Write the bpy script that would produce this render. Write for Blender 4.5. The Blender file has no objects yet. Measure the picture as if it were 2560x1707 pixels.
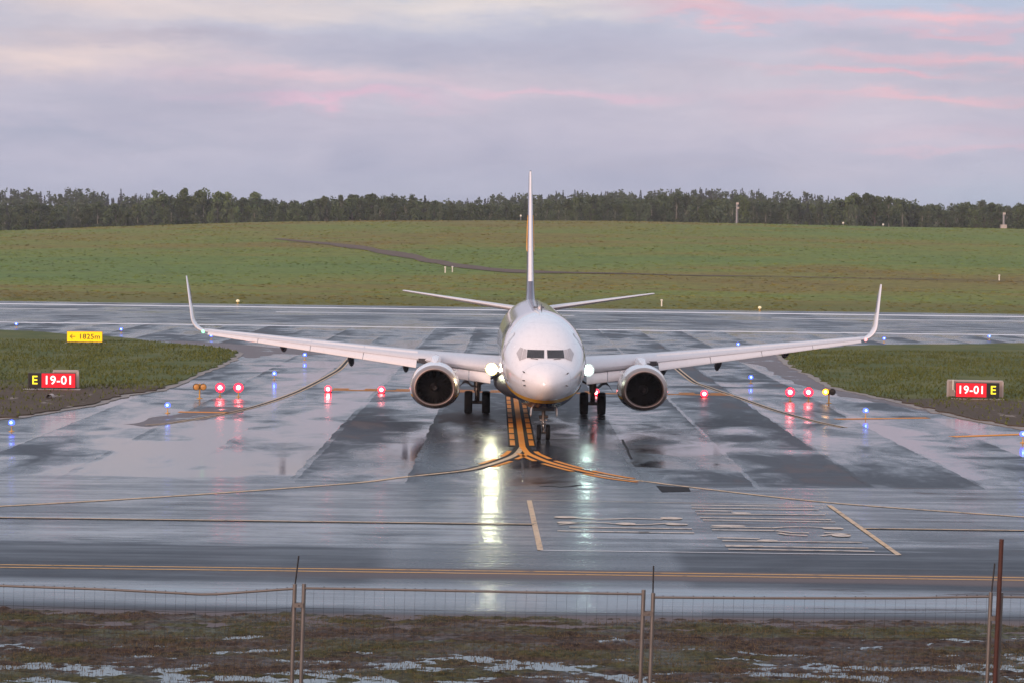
import bpy, math, random
from mathutils import Vector, Matrix, noise
random.seed(7)
R = math.radians
scene = bpy.context.scene
COL = scene.collection

# ------------------------------------------------------------------ camera
CAM_H, F_PX, IMG_W, IMG_H = 8.35, 5860.0, 2560, 1707
PITCH = math.atan(241.5 / F_PX)
ROLL = 0.0127
ROT = Matrix.Rotation(math.pi / 2 - PITCH, 3, 'X') @ Matrix.Rotation(ROLL, 3, 'Z')
EYE = Vector((0, 0, CAM_H))
cd = bpy.data.cameras.new('camera')
cam = bpy.data.objects.new('camera', cd)
COL.objects.link(cam)
cam.location = EYE
cam.rotation_euler = ROT.to_euler()
cd.sensor_width = 36
cd.lens = 36 * F_PX / IMG_W
cd.clip_start = 0.5
cd.clip_end = 9000
scene.camera = cam


def ray(px, py):
    return ROT @ Vector(((px - IMG_W / 2) / F_PX, -(py - IMG_H / 2) / F_PX, -1.0))


def G(px, py, z=0.0):
    """ground point seen at a pixel of the photograph"""
    d = ray(px, py)
    return EYE + d * ((z - CAM_H) / d.z)


def P(px, py, y):
    """point seen at a pixel, at world distance y"""
    d = ray(px, py)
    return EYE + d * (y / d.y)


# ------------------------------------------------------------------ helpers
def tag(o, label=None, cat=None, group=None, kind=None):
    if label: o['label'] = label
    if cat: o['category'] = cat
    if group: o['group'] = group
    if kind: o['kind'] = kind
    return o


def empty(name, loc=(0, 0, 0), rz=0.0, parent=None):
    o = bpy.data.objects.new(name, None)
    COL.objects.link(o)
    o.location = loc
    o.rotation_euler = (0, 0, rz)
    o.empty_display_size = 0.2
    if parent: o.parent = parent
    return o


class MB:
    def __init__(s):
        s.v, s.f, s.mi = [], [], []

    def add(s, vs, fs, mi=0):
        n = len(s.v)
        s.v += [tuple(v) for v in vs]
        s.f += [tuple(i + n for i in f) for f in fs]
        s.mi += [mi] * len(fs)
        return s

    def box(s, x0, x1, y0, y1, z0, z1, mi=0):
        return s.add([(x, y, z) for x in (x0, x1) for y in (y0, y1) for z in (z0, z1)],
                     [(0, 1, 3, 2), (4, 6, 7, 5), (0, 4, 5, 1), (2, 3, 7, 6), (0, 2, 6, 4), (1, 5, 7, 3)], mi)

    def tube(s, pts, r, n=10, caps=True, mi=0):
        pts = [Vector(p) for p in pts]
        rs = r if isinstance(r, (list, tuple)) else [r] * len(pts)
        vs, fs = [], []
        up0 = None
        for i, p in enumerate(pts):
            t = (pts[min(i + 1, len(pts) - 1)] - pts[max(i - 1, 0)]).normalized()
            a = Vector((0, 0, 1)) if abs(t.z) < 0.9 else Vector((1, 0, 0))
            u = t.cross(a).normalized()
            w = t.cross(u)
            if up0 is not None and u.dot(up0) < 0: u, w = -u, -w
            up0 = u
            for k in range(n):
                an = 2 * math.pi * k / n
                vs.append(p + (u * math.cos(an) + w * math.sin(an)) * rs[i])
        for i in range(len(pts) - 1):
            for k in range(n):
                k2 = (k + 1) % n
                fs.append((i * n + k, i * n + k2, (i + 1) * n + k2, (i + 1) * n + k))
        if caps:
            fs.append(tuple(range(n - 1, -1, -1)))
            m = (len(pts) - 1) * n
            fs.append(tuple(m + k for k in range(n)))
        return s.add(vs, fs, mi)

    def lathe(s, prof, axis='Z', c=(0, 0, 0), n=24, mi=0, cap0=False, cap1=False):
        """prof: list of (radius, offset along axis)"""
        vs, fs = [], []
        c = Vector(c)
        for (r, h) in prof:
            for k in range(n):
                a = 2 * math.pi * k / n
                p, q = r * math.cos(a), r * math.sin(a)
                vs.append(c + (Vector((p, q, h)) if axis == 'Z' else Vector((h, p, q)) if axis == 'X' else Vector((q, h, p))))
        for i in range(len(prof) - 1):
            for k in range(n):
                k2 = (k + 1) % n
                fs.append((i * n + k, i * n + k2, (i + 1) * n + k2, (i + 1) * n + k))
        if cap0: fs.append(tuple(range(n - 1, -1, -1)))
        if cap1: fs.append(tuple((len(prof) - 1) * n + k for k in range(n)))
        return s.add(vs, fs, mi)

    def loft(s, rings, closed=True, mi=0, cap0=False, cap1=False):
        n = len(rings[0])
        vs = [p for r in rings for p in r]
        fs = []
        for i in range(len(rings) - 1):
            for k in range(n if closed else n - 1):
                k2 = (k + 1) % n
                fs.append((i * n + k, i * n + k2, (i + 1) * n + k2, (i + 1) * n + k))
        if cap0: fs.append(tuple(range(n - 1, -1, -1)))
        if cap1: fs.append(tuple((len(rings) - 1) * n + k for k in range(n)))
        return s.add(vs, fs, mi)

    def build(s, name, mat, parent=None, smooth=False, fixn=False, sharp=None):
        me = bpy.data.meshes.new(name)
        me.from_pydata(s.v, [], s.f)
        mats = mat if isinstance(mat, (list, tuple)) else [mat]
        for m in mats: me.materials.append(m)
        if len(mats) > 1:
            me.polygons.foreach_set('material_index', s.mi)
        if fixn:
            import bmesh
            bm = bmesh.new(); bm.from_mesh(me)
            bmesh.ops.recalc_face_normals(bm, faces=bm.faces)
            bm.to_mesh(me); bm.free()
        if smooth:
            me.polygons.foreach_set('use_smooth', [True] * len(me.polygons))
            me.set_sharp_from_angle(angle=R(sharp or 40))
        me.update()
        o = bpy.data.objects.new(name, me)
        COL.objects.link(o)
        if parent: o.parent = parent
        return o


def lerp_tab(tab, x):
    if x <= tab[0][0]: return tab[0][1]
    for (a, b), (c, d) in zip(tab, tab[1:]):
        if x <= c:
            return b + (d - b) * (x - a) / (c - a)
    return tab[-1][1]


def smooth_tab(tab, x):
    """monotone-ish cubic (Catmull-Rom with non uniform steps)"""
    n = len(tab)
    if x <= tab[0][0]: return tab[0][1]
    if x >= tab[-1][0]: return tab[-1][1]
    for i in range(n - 1):
        if x <= tab[i + 1][0]: break
    x0, y0 = tab[i]; x1, y1 = tab[i + 1]
    def slope(j):
        if j <= 0: return (tab[1][1] - tab[0][1]) / (tab[1][0] - tab[0][0])
        if j >= n - 1: return (tab[-1][1] - tab[-2][1]) / (tab[-1][0] - tab[-2][0])
        a = (tab[j][1] - tab[j - 1][1]) / (tab[j][0] - tab[j - 1][0])
        b = (tab[j + 1][1] - tab[j][1]) / (tab[j + 1][0] - tab[j][0])
        if a * b <= 0: return 0.0
        return 2 * a * b / (a + b)
    h = x1 - x0; t = (x - x0) / h
    m0, m1 = slope(i) * h, slope(i + 1) * h
    return (2*t**3-3*t**2+1)*y0 + (t**3-2*t**2+t)*m0 + (-2*t**3+3*t**2)*y1 + (t**3-t**2)*m1


# ------------------------------------------------------------------ materials
class NT:
    """tiny node-tree writer"""
    def __init__(s, tree):
        s.t = tree; s.n = tree.nodes; s.l = tree.links

    def new(s, typ, **kw):
        nd = s.n.new(typ)
        for k, v in kw.items(): setattr(nd, k, v)
        return nd

    def put(s, sock, v):
        if v is None: return
        if isinstance(v, bpy.types.NodeSocket): s.l.new(v, sock)
        elif isinstance(v, (tuple, list)) and len(v) == 3 and sock.type == 'RGBA': sock.default_value = (*v, 1)
        else: sock.default_value = v

    def math(s, op, a, b=None, c=None, clamp=False):
        nd = s.new('ShaderNodeMath', operation=op, use_clamp=clamp)
        for i, v in enumerate((a, b, c)): s.put(nd.inputs[i], v)
        return nd.outputs[0]

    def mix(s, fac, a, b, blend='MIX'):
        nd = s.new('ShaderNodeMix', data_type='RGBA', blend_type=blend)
        s.put(nd.inputs[0], fac); s.put(nd.inputs[6], a); s.put(nd.inputs[7], b)
        return nd.outputs[2]

    def mixf(s, fac, a, b):
        nd = s.new('ShaderNodeMix', data_type='FLOAT')
        s.put(nd.inputs[0], fac); s.put(nd.inputs[2], a); s.put(nd.inputs[3], b)
        return nd.outputs[0]

    def noise(s, vec, scale=1.0, detail=4, rough=0.55, dist=0.0):
        nd = s.new('ShaderNodeTexNoise')
        s.put(nd.inputs['Vector'], vec)
        nd.inputs['Scale'].default_value = scale
        nd.inputs['Detail'].default_value = detail
        nd.inputs['Roughness'].default_value = rough
        nd.inputs['Distortion'].default_value = dist
        return nd.outputs[0]

    def mapping(s, vec, scale=(1, 1, 1), loc=(0, 0, 0), rot=(0, 0, 0)):
        nd = s.new('ShaderNodeMapping')
        s.put(nd.inputs[0], vec)
        nd.inputs['Scale'].default_value = scale
        nd.inputs['Location'].default_value = loc
        nd.inputs['Rotation'].default_value = rot
        return nd.outputs[0]

    def step(s, v, a, b):
        nd = s.new('ShaderNodeMapRange', interpolation_type='SMOOTHSTEP')
        s.put(nd.inputs[0], v)
        s.put(nd.inputs[1], a); s.put(nd.inputs[2], b)
        return nd.outputs[0]

    def ramp(s, fac, stops):
        nd = s.new('ShaderNodeValToRGB')
        e = nd.color_ramp.elements
        while len(e) < len(stops): e.new(0.5)
        for el, (p, c) in zip(e, stops):
            el.position = p; el.color = (*c, 1)
        s.put(nd.inputs[0], fac)
        return nd.outputs[0]

    def xyz(s, vec):
        nd = s.new('ShaderNodeSeparateXYZ'); s.put(nd.inputs[0], vec)
        return nd.outputs

    def comb(s, x, y, z):
        nd = s.new('ShaderNodeCombineXYZ')
        for i, v in enumerate((x, y, z)): s.put(nd.inputs[i], v)
        return nd.outputs[0]

    def bump(s, h, strength=0.3, dist=0.05):
        nd = s.new('ShaderNodeBump')
        s.put(nd.inputs['Strength'], strength); s.put(nd.inputs['Distance'], dist)
        s.put(nd.inputs['Height'], h)
        return nd.outputs[0]


def newmat(name):
    m = bpy.data.materials.new(name)
    m.use_nodes = True
    t = NT(m.node_tree)
    b = m.node_tree.nodes['Principled BSDF']
    tc = t.new('ShaderNodeTexCoord')
    return m, t, b, tc.outputs['Object']


def simple(name, col, rough=0.5, metal=0.0, var=0.12, scale=3.0, spec=0.5, bump=0.0, coat=0.0):
    m, t, b, oc = newmat(name)
    n = t.noise(oc, scale, 5, 0.6)
    dark = tuple(c * (1 - var) for c in col); lite = tuple(min(1, c * (1 + var)) for c in col)
    t.put(b.inputs['Base Color'], t.mix(n, dark, lite))
    t.put(b.inputs['Roughness'], t.mixf(n, max(0.02, rough - 0.07), min(1, rough + 0.07)))
    b.inputs['Metallic'].default_value = metal
    b.inputs['Specular IOR Level'].default_value = spec
    b.inputs['Coat Weight'].default_value = coat
    b.inputs['Coat Roughness'].default_value = 0.05
    if bump: t.put(b.inputs['Normal'], t.bump(t.noise(oc, scale * 8, 4), bump, 0.01))
    return m


def emit(name, col, strength, base=(0.1, 0.1, 0.1)):
    m, t, b, oc = newmat(name)
    n = t.noise(oc, 30, 2)
    t.put(b.inputs['Base Color'], base)
    t.put(b.inputs['Emission Color'], col)
    t.put(b.inputs['Emission Strength'], t.mixf(n, strength * 0.95, strength * 1.05))
    b.inputs['Roughness'].default_value = 0.15
    return m


M = {}
# ---- wet asphalt -----------------------------------------------------
def asphalt_mat():
    m, t, b, oc = newmat('wet_asphalt')
    x, y, z = t.xyz(oc)
    # paving lanes: along Y on the taxiway throat, along X on the near taxilane
    wob = t.math('MULTIPLY', t.math('SUBTRACT', t.noise(oc, 0.35, 5, 0.7), 0.5), 0.5)
    lx = t.math('FLOOR', t.math('DIVIDE', t.math('ADD', t.math('ADD', x, 7.75), wob), 4.08))
    ly = t.math('FLOOR', t.math('DIVIDE', t.math('ADD', t.math('ADD', y, 0.5), wob), 4.1))
    wn1 = t.new('ShaderNodeTexWhiteNoise', noise_dimensions='1D'); t.put(wn1.inputs['W'], t.math('ADD', lx, 3.3))
    wn2 = t.new('ShaderNodeTexWhiteNoise', noise_dimensions='1D'); t.put(wn2.inputs['W'], t.math('ADD', ly, 31.7))
    near = t.math('SUBTRACT', 1.0, t.step(t.math('ADD', y, t.math('MULTIPLY', t.math('SUBTRACT', t.noise(t.mapping(oc, (0.10, 0.6, 1), (6, 6, 0)), 1.0, 5, 0.6), 0.5), 9.0)), 80.5, 83.5))
    far = t.math('GREATER_THAN', y, 236.0)
    ew = t.math('MAXIMUM', near, far)
    xs = t.math('DIVIDE', t.math('ADD', t.math('ADD', x, wob), 40.0), 80.0)
    rp = t.new('ShaderNodeValToRGB'); rp.color_ramp.interpolation = 'CONSTANT'
    LN = [(-40, .55), (-24.1, .35), (-20, .70), (-15.9, .90), (-11.83, .80), (-7.75, .40), (-3.67, .22), (0.41, .20), (4.49, .42), (8.57, .12), (12.65, .42), (16.73, .72), (20.8, .90), (24.9, .5)]
    el = rp.color_ramp.elements
    while len(el) < len(LN): el.new(0.5)
    for e_, (lx_, lv) in zip(el, LN): e_.position = (lx_ + 40) / 80; e_.color = (lv, lv, lv, 1)
    t.put(rp.inputs[0], xs)
    lane = t.mixf(ew, rp.outputs[0], wn2.outputs[0])
    # puddles
    warp = t.new('ShaderNodeVectorMath', operation='ADD')
    nz = t.new('ShaderNodeTexNoise'); t.put(nz.inputs['Vector'], oc); nz.inputs['Scale'].default_value = 0.12
    sc = t.new('ShaderNodeVectorMath', operation='SCALE'); t.put(sc.inputs[0], nz.outputs['Color']); sc.inputs['Scale'].default_value = 5.0
    t.put(warp.inputs[0], oc); t.put(warp.inputs[1], sc.outputs[0])
    big = t.noise(t.mapping(warp.outputs[0], (0.11, 0.022, 1)), 1.0, 3, 0.5)
    mid = t.noise(t.mapping(warp.outputs[0], (0.36, 0.055, 1), (4, 9, 0)), 1.0, 6, 0.60)
    nearmid = t.noise(t.mapping(oc, (0.11, 1.1, 1), (1, 2, 0)), 1.0, 7, 0.72)
    fine = t.noise(oc, 1.6, 5, 0.65)
    mid2 = t.mixf(ew, mid, t.math('ADD', t.math('MULTIPLY', t.math('SUBTRACT', nearmid, 0.5), 1.5), 0.5))
    def cen(v, k): return t.math('MULTIPLY', t.math('SUBTRACT', v, 0.5), k)
    h = t.math('ADD', cen(big, 1.15), cen(mid2, 1.25))
    h = t.math('ADD', h, cen(fine, 0.30))
    h = t.math('ADD', h, cen(lane, t.mixf(ew, 0.40, 0.20)))
    frx = t.math('FRACT', t.math('DIVIDE', t.math('ADD', t.math('ADD', x, 7.75), wob), 4.08))
    saw = t.mixf(t.math('GREATER_THAN', x, 0.5), frx, t.math('SUBTRACT', 1.0, frx))
    h = t.math('ADD', h, t.math('MULTIPLY', t.math('MULTIPLY', cen(saw, 0.34), t.mixf(t.step(t.noise(t.mapping(oc, (0.12, 0.035, 1), (8, 3, 0)), 1.0, 3), 0.40, 0.58), 0.12, 1.0)), t.math('SUBTRACT', 1.0, ew)))
    h = t.math('ADD', h, t.math('MULTIPLY', near, 0.02))
    # the low strip along the near pavement edge holds water
    edge = t.math('ADD', y, t.math('MULTIPLY', t.math('SUBTRACT', t.noise(t.mapping(oc, (0.05, 0.2, 1)), 1.0, 4), 0.5), 2.6))
    pool = t.math('MULTIPLY', t.step(edge, 52.9, 54.8), t.math('SUBTRACT', 1.0, t.step(edge, 56.4, 57.6)))
    drystrip = t.math('MULTIPLY', t.step(edge, 57.8, 58.6), t.math('SUBTRACT', 1.0, t.step(y, 60.0, 60.3)))
    drystrip = t.math('MULTIPLY', drystrip, t.step(t.math('ADD', x, t.math('MULTIPLY', fine, 8)), -6.0, 4.0))
    drainedge = t.math('SUBTRACT', 1.0, t.step(y, 63.0, 66.0))
    mudge = t.math('SUBTRACT', 1.0, t.step(edge, 52.2, 53.4))
    wet = t.step(h, t.mixf(near, -0.22, -0.22), t.mixf(near, 0.30, 0.34))
    wet = t.math('MULTIPLY', wet, t.math('SUBTRACT', 1.0, t.math('MULTIPLY', drainedge, 0.85)))
    wet = t.math('MAXIMUM', wet, t.math('MULTIPLY', pool, t.mixf(t.step(nearmid, 0.40, 0.60), 0.55, 1.0)))
    dry = t.math('MAXIMUM', drystrip, mudge)
    dry = t.math('MAXIMUM', dry, t.math('MULTIPLY', t.math('SUBTRACT', 1.0, t.step(h, -0.42, -0.30)), 0.6))
    wet = t.math('MULTIPLY', wet, t.math('SUBTRACT', 1.0, dry))
    spk = t.noise(oc, 14, 3, 0.7)
    base_d = t.mix(spk, (0.010, 0.013, 0.019), (0.026, 0.031, 0.041))
    base_w = t.mix(spk, (0.016, 0.018, 0.022), (0.030, 0.032, 0.037))
    base_dry = t.mix(spk, (0.085, 0.070, 0.070), (0.15, 0.125, 0.12))
    c = t.mix(wet, base_d, base_w)
    c = t.mix(dry, c, base_dry)
    # sealed joints
    fx = t.math('ABSOLUTE', t.math('SUBTRACT', t.math('FRACT', t.math('DIVIDE', t.math('ADD', t.math('ADD', x, 7.75), wob), 4.08)), 0.5))
    fy = t.math('ABSOLUTE', t.math('SUBTRACT', t.math('FRACT', t.math('DIVIDE', t.math('ADD', t.math('ADD', y, 0.5), wob), 4.1)), 0.5))
    j = t.step(t.mixf(ew, fx, fy), 0.484, 0.494)
    c = t.mix(t.math('MULTIPLY', j, 0.7), c, (0.010, 0.010, 0.011))
    t.put(b.inputs['Base Color'], c)
    damp = t.mixf(fine, 0.40, 0.56)
    film = t.math('MULTIPLY', t.step(x, -3.9, -2.9), t.math('SUBTRACT', 1.0, t.step(x, 4.2, 4.8)))
    film = t.math('MULTIPLY', film, t.math('SUBTRACT', 1.0, t.step(y, 108.0, 118.0)))
    film = t.math('MAXIMUM', t.math('MULTIPLY', film, 0.85), t.math('MULTIPLY', near, t.step(y, 62.0, 70.0)))
    damp = t.mixf(t.math('MULTIPLY', film, 0.9), damp, t.mixf(fine, 0.19, 0.27))
    rough = t.mixf(t.math('POWER', wet, 0.7), damp, 0.075)
    rough = t.mixf(dry, rough, 0.72)
    t.put(b.inputs['Roughness'], rough)
    t.put(b.inputs['Specular IOR Level'], t.mixf(dry, t.mixf(wet, 0.16, 0.95), 0.2))
    hgt = t.math('ADD', t.math('MULTIPLY', t.noise(oc, 22, 3, 0.7), t.mixf(wet, 1.0, 0.02)),
                 t.math('MULTIPLY', t.noise(t.mapping(oc, (0.8, 6.5, 1)), 1.0, 3), t.mixf(wet, 1.3, 0.55)))
    t.put(b.inputs['Normal'], t.bump(hgt, 0.35, 0.012))
    return m


M['asphalt'] = asphalt_mat()


def shoulder_mat():
    m, t, b, oc = newmat('damp_shoulder_asphalt')
    n = t.noise(t.mapping(oc, (0.5, 0.35, 1)), 1.0, 6, 0.65)
    s = t.noise(oc, 16, 3, 0.7)
    w = t.step(n, 0.56, 0.66)
    c = t.mix(s, (0.085, 0.070, 0.072), (0.15, 0.122, 0.12))
    t.put(b.inputs['Base Color'], t.mix(w, c, (0.03, 0.03, 0.035)))
    t.put(b.inputs['Roughness'], t.mixf(w, 0.6, 0.15))
    b.inputs['Specular IOR Level'].default_value = 0.35
    t.put(b.inputs['Normal'], t.bump(s, 0.3, 0.01))
    return m


M['shoulder'] = shoulder_mat()


def paint_mat(name, col, rough=0.22, wear=0.42, spec=0.3):
    m, t, b, oc = newmat(name)
    n = t.noise(oc, 3.0, 6, 0.7)
    w = t.step(n, wear - 0.08, wear + 0.08)
    t.put(b.inputs['Base Color'], t.mix(w, tuple(c * 0.35 + 0.02 for c in col), col))
    t.put(b.inputs['Roughness'], t.mixf(t.noise(oc, 0.4, 3), rough * 0.6, rough * 1.6))
    b.inputs['Specular IOR Level'].default_value = spec
    t.put(b.inputs['Normal'], t.bump(t.noise(oc, 25, 3), 0.15, 0.006))
    return m


M['yellow_paint'] = paint_mat('yellow_marking_paint', (0.72, 0.27, 0.03), 0.55, 0.32, 0.15)
M['pale_yellow_paint'] = paint_mat('worn_cream_marking_paint', (0.55, 0.39, 0.22), 0.45, 0.44)
M['dull_yellow_paint'] = paint_mat('dull_yellow_marking_paint', (0.60, 0.34, 0.10), 0.5, 0.40, 0.2)
M['faded_paint'] = paint_mat('faded_lettering_paint', (0.58, 0.45, 0.32), 0.32, 0.45, 0.4)
M['white_paint'] = paint_mat('white_marking_paint', (0.80, 0.80, 0.80), 0.5, 0.30)
M['black_paint'] = simple('black_marking_paint', (0.010, 0.008, 0.008), 0.7, spec=0.12)


def grass_mat(name, stops, scale=(0.02, 0.06, 0.05), bscale=2.0, mud=None):
    m, t, b, oc = newmat(name)
    n1 = t.noise(t.mapping(oc, scale), 1.0, 4, 0.55, 0.4)
    n2 = t.noise(t.mapping(oc, tuple(4.5 * q for q in scale), (3, 7, 1)), 1.0, 6, 0.65)
    n3 = t.noise(oc, bscale, 5, 0.7)
    f = t.math('ADD', t.math('MULTIPLY', n1, 0.62), t.math('MULTIPLY', n2, 0.38))
    c = t.ramp(t.step(f, 0.33, 0.67), stops)
    n4 = t.noise(t.mapping(oc, (0.12, 0.5, 0.5), (2, 2, 2)), 1.0, 7, 0.75)
    c = t.mix(t.step(n3, 0.35, 0.75), c, t.mix(0.5, c, (0.02, 0.024, 0.008)))
    c = t.mix(t.step(n4, 0.52, 0.66), c, t.mix(0.45, c, (0.03, 0.036, 0.010)))
    gx, gy, gz = t.xyz(oc)
    mown = t.math('SUBTRACT', 1.0, t.step(t.math('ADD', gy, t.math('MULTIPLY', n1, 14)), 345.0, 362.0))
    c = t.mix(t.math('MULTIPLY', mown, 0.6), c, t.mix(n2, (0.092, 0.078, 0.020), (0.125, 0.125, 0.028)))
    t.put(b.inputs['Base Color'], c)
    b.inputs['Roughness'].default_value = 0.9
    b.inputs['Specular IOR Level'].default_value = 0.15
    t.put(b.inputs['Normal'], t.bump(t.math('ADD', n3, n2), 0.5, 0.25))
    return m


M['hill_grass'] = grass_mat('hill_grass', [(0.0, (0.118, 0.190, 0.048)), (0.35, (0.148, 0.205, 0.042)), (0.6, (0.172, 0.198, 0.040)),
                                          (0.8, (0.192, 0.172, 0.040)), (1.0, (0.175, 0.140, 0.038))], (0.006, 0.020, 0.05), 0.7)
M['island_grass'] = grass_mat('island_grass', [(0.0, (0.052, 0.060, 0.014)), (0.5, (0.075, 0.078, 0.020)), (1.0, (0.090, 0.078, 0.026))], (0.09, 0.16, 0.2), 3.0)
M['blade_hill'] = simple('hill_grass_blades', (0.13, 0.125, 0.036), 0.85, var=0.45, scale=0.2, spec=0.1)
M['blade_island'] = simple('island_grass_blades', (0.095, 0.110, 0.026), 0.85, var=0.45, scale=0.6, spec=0.1)
M['blade_mud'] = simple('wet_dead_grass_blades', (0.115, 0.088, 0.046), 0.7, var=0.7, scale=0.9, spec=0.2)


def mud_mat():
    m, t, b, oc = newmat('muddy_grass_soil')
    n = t.noise(t.mapping(oc, (0.5, 0.9, 1)), 1.0, 5, 0.6)
    f = t.noise(oc, 7, 6, 0.7)
    g = t.noise(t.mapping(oc, (0.22, 0.6, 1), (5, 1, 0)), 1.0, 4, 0.6)
    fs = t.step(f, 0.32, 0.70)
    c = t.mix(fs, (0.014, 0.008, 0.005), (0.086, 0.054, 0.036))
    c = t.mix(t.step(g, 0.46, 0.58), c, t.mix(fs, (0.018, 0.018, 0.006), (0.080, 0.074, 0.020)))
    x, y, z = t.xyz(oc)
    t.put(b.inputs['Base Color'], c)
    t.put(b.inputs['Roughness'], t.mixf(t.step(n, 0.38, 0.62), 0.45, 0.85))
    b.inputs['Specular IOR Level'].default_value = 0.22
    t.put(b.inputs['Normal'], t.bump(f, 0.8, 0.05))
    return m


M['mud'] = mud_mat()
mw, tw, bw, ocw = newmat('rain_puddle_water')
tw.put(bw.inputs['Base Color'], tw.mix(tw.noise(ocw, 2, 3), (0.03, 0.028, 0.02), (0.05, 0.045, 0.035)))
bw.inputs['Roughness'].default_value = 0.05
bw.inputs['Specular IOR Level'].default_value = 1.0
tw.put(bw.inputs['Normal'], tw.bump(tw.noise(tw.mapping(ocw, (5, 9, 1)), 1.0, 3), 0.12, 0.01))
M['water'] = mw
M['track'] = simple('wet_dirt_track', (0.105, 0.078, 0.058), 0.9, var=0.35, scale=0.5, spec=0.3, bump=0.3)
M['gravel'] = simple('pale_gravel_edge', (0.24, 0.215, 0.19), 0.7, var=0.6, scale=2.5, spec=0.3, bump=0.5)


# ---- aircraft materials ----------------------------------------------
NAVY, GOLD, WHITE = (0.010, 0.016, 0.060), (0.62, 0.33, 0.02), (0.76, 0.745, 0.75)


def paint(name, col, rough=0.22, coat=0.5):
    m, t, b, oc = newmat(name)
    n = t.noise(oc, 1.4, 5, 0.6)
    g = t.noise(t.mapping(oc, (6, 0.8, 6)), 1.0, 5, 0.7)
    c = t.mix(t.math('MULTIPLY', t.step(g, 0.45, 0.8), 0.38), col, tuple(q * 0.72 for q in col))
    t.put(b.inputs['Base Color'], c)
    t.put(b.inputs['Roughness'], t.mixf(n, rough * 0.8, rough * 1.4))
    b.inputs['Coat Weight'].default_value = coat
    b.inputs['Coat Roughness'].default_value = 0.06
    return m, t, b, oc, c


M['ac_white'] = paint('white_aircraft_paint', WHITE)[0]
M['ac_grey'] = paint('grey_wing_paint', (0.52, 0.53, 0.56), 0.3, 0.3)[0]
M['ac_slat'] = paint('pale_slat_metal_paint', (0.66, 0.65, 0.66), 0.3, 0.4)[0]
M['ac_navy'] = paint('navy_aircraft_paint', NAVY, 0.2, 0.6)[0]
M['ac_gold'] = paint('golden_emblem_paint', (0.75, 0.36, 0.03), 0.3, 0.4)[0]


def livery(name, a0, k, amax, band, ytex=True):
    m, t, b, oc, c = paint(name, WHITE)
    x, y, z = t.xyz(oc)
    s = t.math('ADD', y, 4.0)
    lim = t.math('MINIMUM', t.math('ADD', t.math('MULTIPLY', s, k), a0), amax)
    d = t.math('SUBTRACT', z, lim)
    navy = t.math('LESS_THAN', d, 0.0)
    gold = t.math('LESS_THAN', d, band)
    c = t.mix(gold, c, GOLD)
    c = t.mix(navy, c, NAVY)
    # skin panel seams
    fs = t.math('ABSOLUTE', t.math('SUBTRACT', t.math('FRACT', t.math('DIVIDE', s, 2.54)), 0.5))
    seam = t.math('MULTIPLY', t.step(fs, 0.4955, 0.4985), 0.35)
    rad = t.math('LESS_THAN', t.math('ABSOLUTE', t.math('SUBTRACT', s, 1.22)), 0.012)
    seam = t.math('MAXIMUM', seam, t.math('MULTIPLY', rad, 0.5))
    fz = t.math('ABSOLUTE', t.math('SUBTRACT', t.math('FRACT', t.math('DIVIDE', z, 0.83)), 0.5))
    seam = t.math('MAXIMUM', seam, t.math('MULTIPLY', t.math('MULTIPLY', t.step(fz, 0.488, 0.496), t.math('GREATER_THAN', s, 3.4)), 0.25))
    c = t.mix(seam, c, (0.25, 0.25, 0.26))
    t.put(b.inputs['Base Color'], c)
    t.put(b.inputs['Coat Weight'], t.mixf(gold, 1.0, 0.0))
    t.put(b.inputs['Specular IOR Level'], t.mixf(gold, 0.5, 0.12))
    return m


M['fuselage'] = livery('aircraft_livery', 1.55, 0.140, 2.22, 0.24)
M['nacelle'] = livery('engine_livery', 1.32, 0.0, 1.32, 0.12)
M['lip'] = simple('brushed_inlet_metal', (0.40, 0.31, 0.27), 0.42, 0.85, 0.08, 2.0)
M['door_seam'] = simple('door_seam_grey', (0.38, 0.38, 0.40), 0.6)
M['barrel'] = simple('dark_inlet_liner', (0.010, 0.008, 0.008), 0.5, 0.0, 0.2, 4.0)
M['fan'] = simple('dark_titanium_fan', (0.007, 0.006, 0.006), 0.55, 0.2, 0.2, 4.0)
M['spin'] = simple('spinner_white_mark', (0.09, 0.08, 0.08), 0.5)
M['rubber'] = simple('tyre_rubber', (0.004, 0.004, 0.0045), 0.75, 0, 0.25, 8.0, spec=0.2, bump=0.2)
M['strut'] = simple('gear_steel', (0.085, 0.068, 0.058), 0.4, 0.5, 0.3, 5.0)
M['chrome'] = simple('gear_oleo_chrome', (0.62, 0.60, 0.57), 0.25, 0.9, 0.1, 3.0)
M['hub'] = simple('wheel_hub_grey', (0.30, 0.29, 0.28), 0.45, 0.3, 0.2, 5.0)
M['dark'] = simple('dark_recess', (0.012, 0.012, 0.013), 0.8)
M['fairing'] = simple('fairing_dark_grey', (0.030, 0.030, 0.038), 0.55, 0, 0.2, 3.0)
M['probe'] = simple('probe_metal', (0.10, 0.10, 0.10), 0.4, 0.6)
mg, tg, bg, og = newmat('cockpit_glass')
tg.put(bg.inputs['Base Color'], tg.mix(tg.noise(og, 2.2, 3), (0.006, 0.006, 0.008), (0.045, 0.038, 0.036)))
bg.inputs['Roughness'].default_value = 0.06
bg.inputs['Specular IOR Level'].default_value = 0.5
M['glass'] = mg
mg, tg, bg, og = newmat('side_cockpit_glass')
tg.put(bg.inputs['Base Color'], tg.mix(tg.noise(og, 3.0, 3), (0.30, 0.28, 0.28), (0.50, 0.47, 0.47)))  # pale base colour paints in the reflection on the side panes
bg.inputs['Roughness'].default_value = 0.1
bg.inputs['Specular IOR Level'].default_value = 0.9
M['side_glass'] = mg
M['landing'] = emit('landing_lamp_lit', (1.0, 1.0, 0.66), 85, (0.9, 0.9, 0.9))
M['landing2'] = emit('landing_lamp_lit_dimmer', (0.72, 1.0, 0.86), 30, (0.9, 0.9, 0.9))
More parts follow.
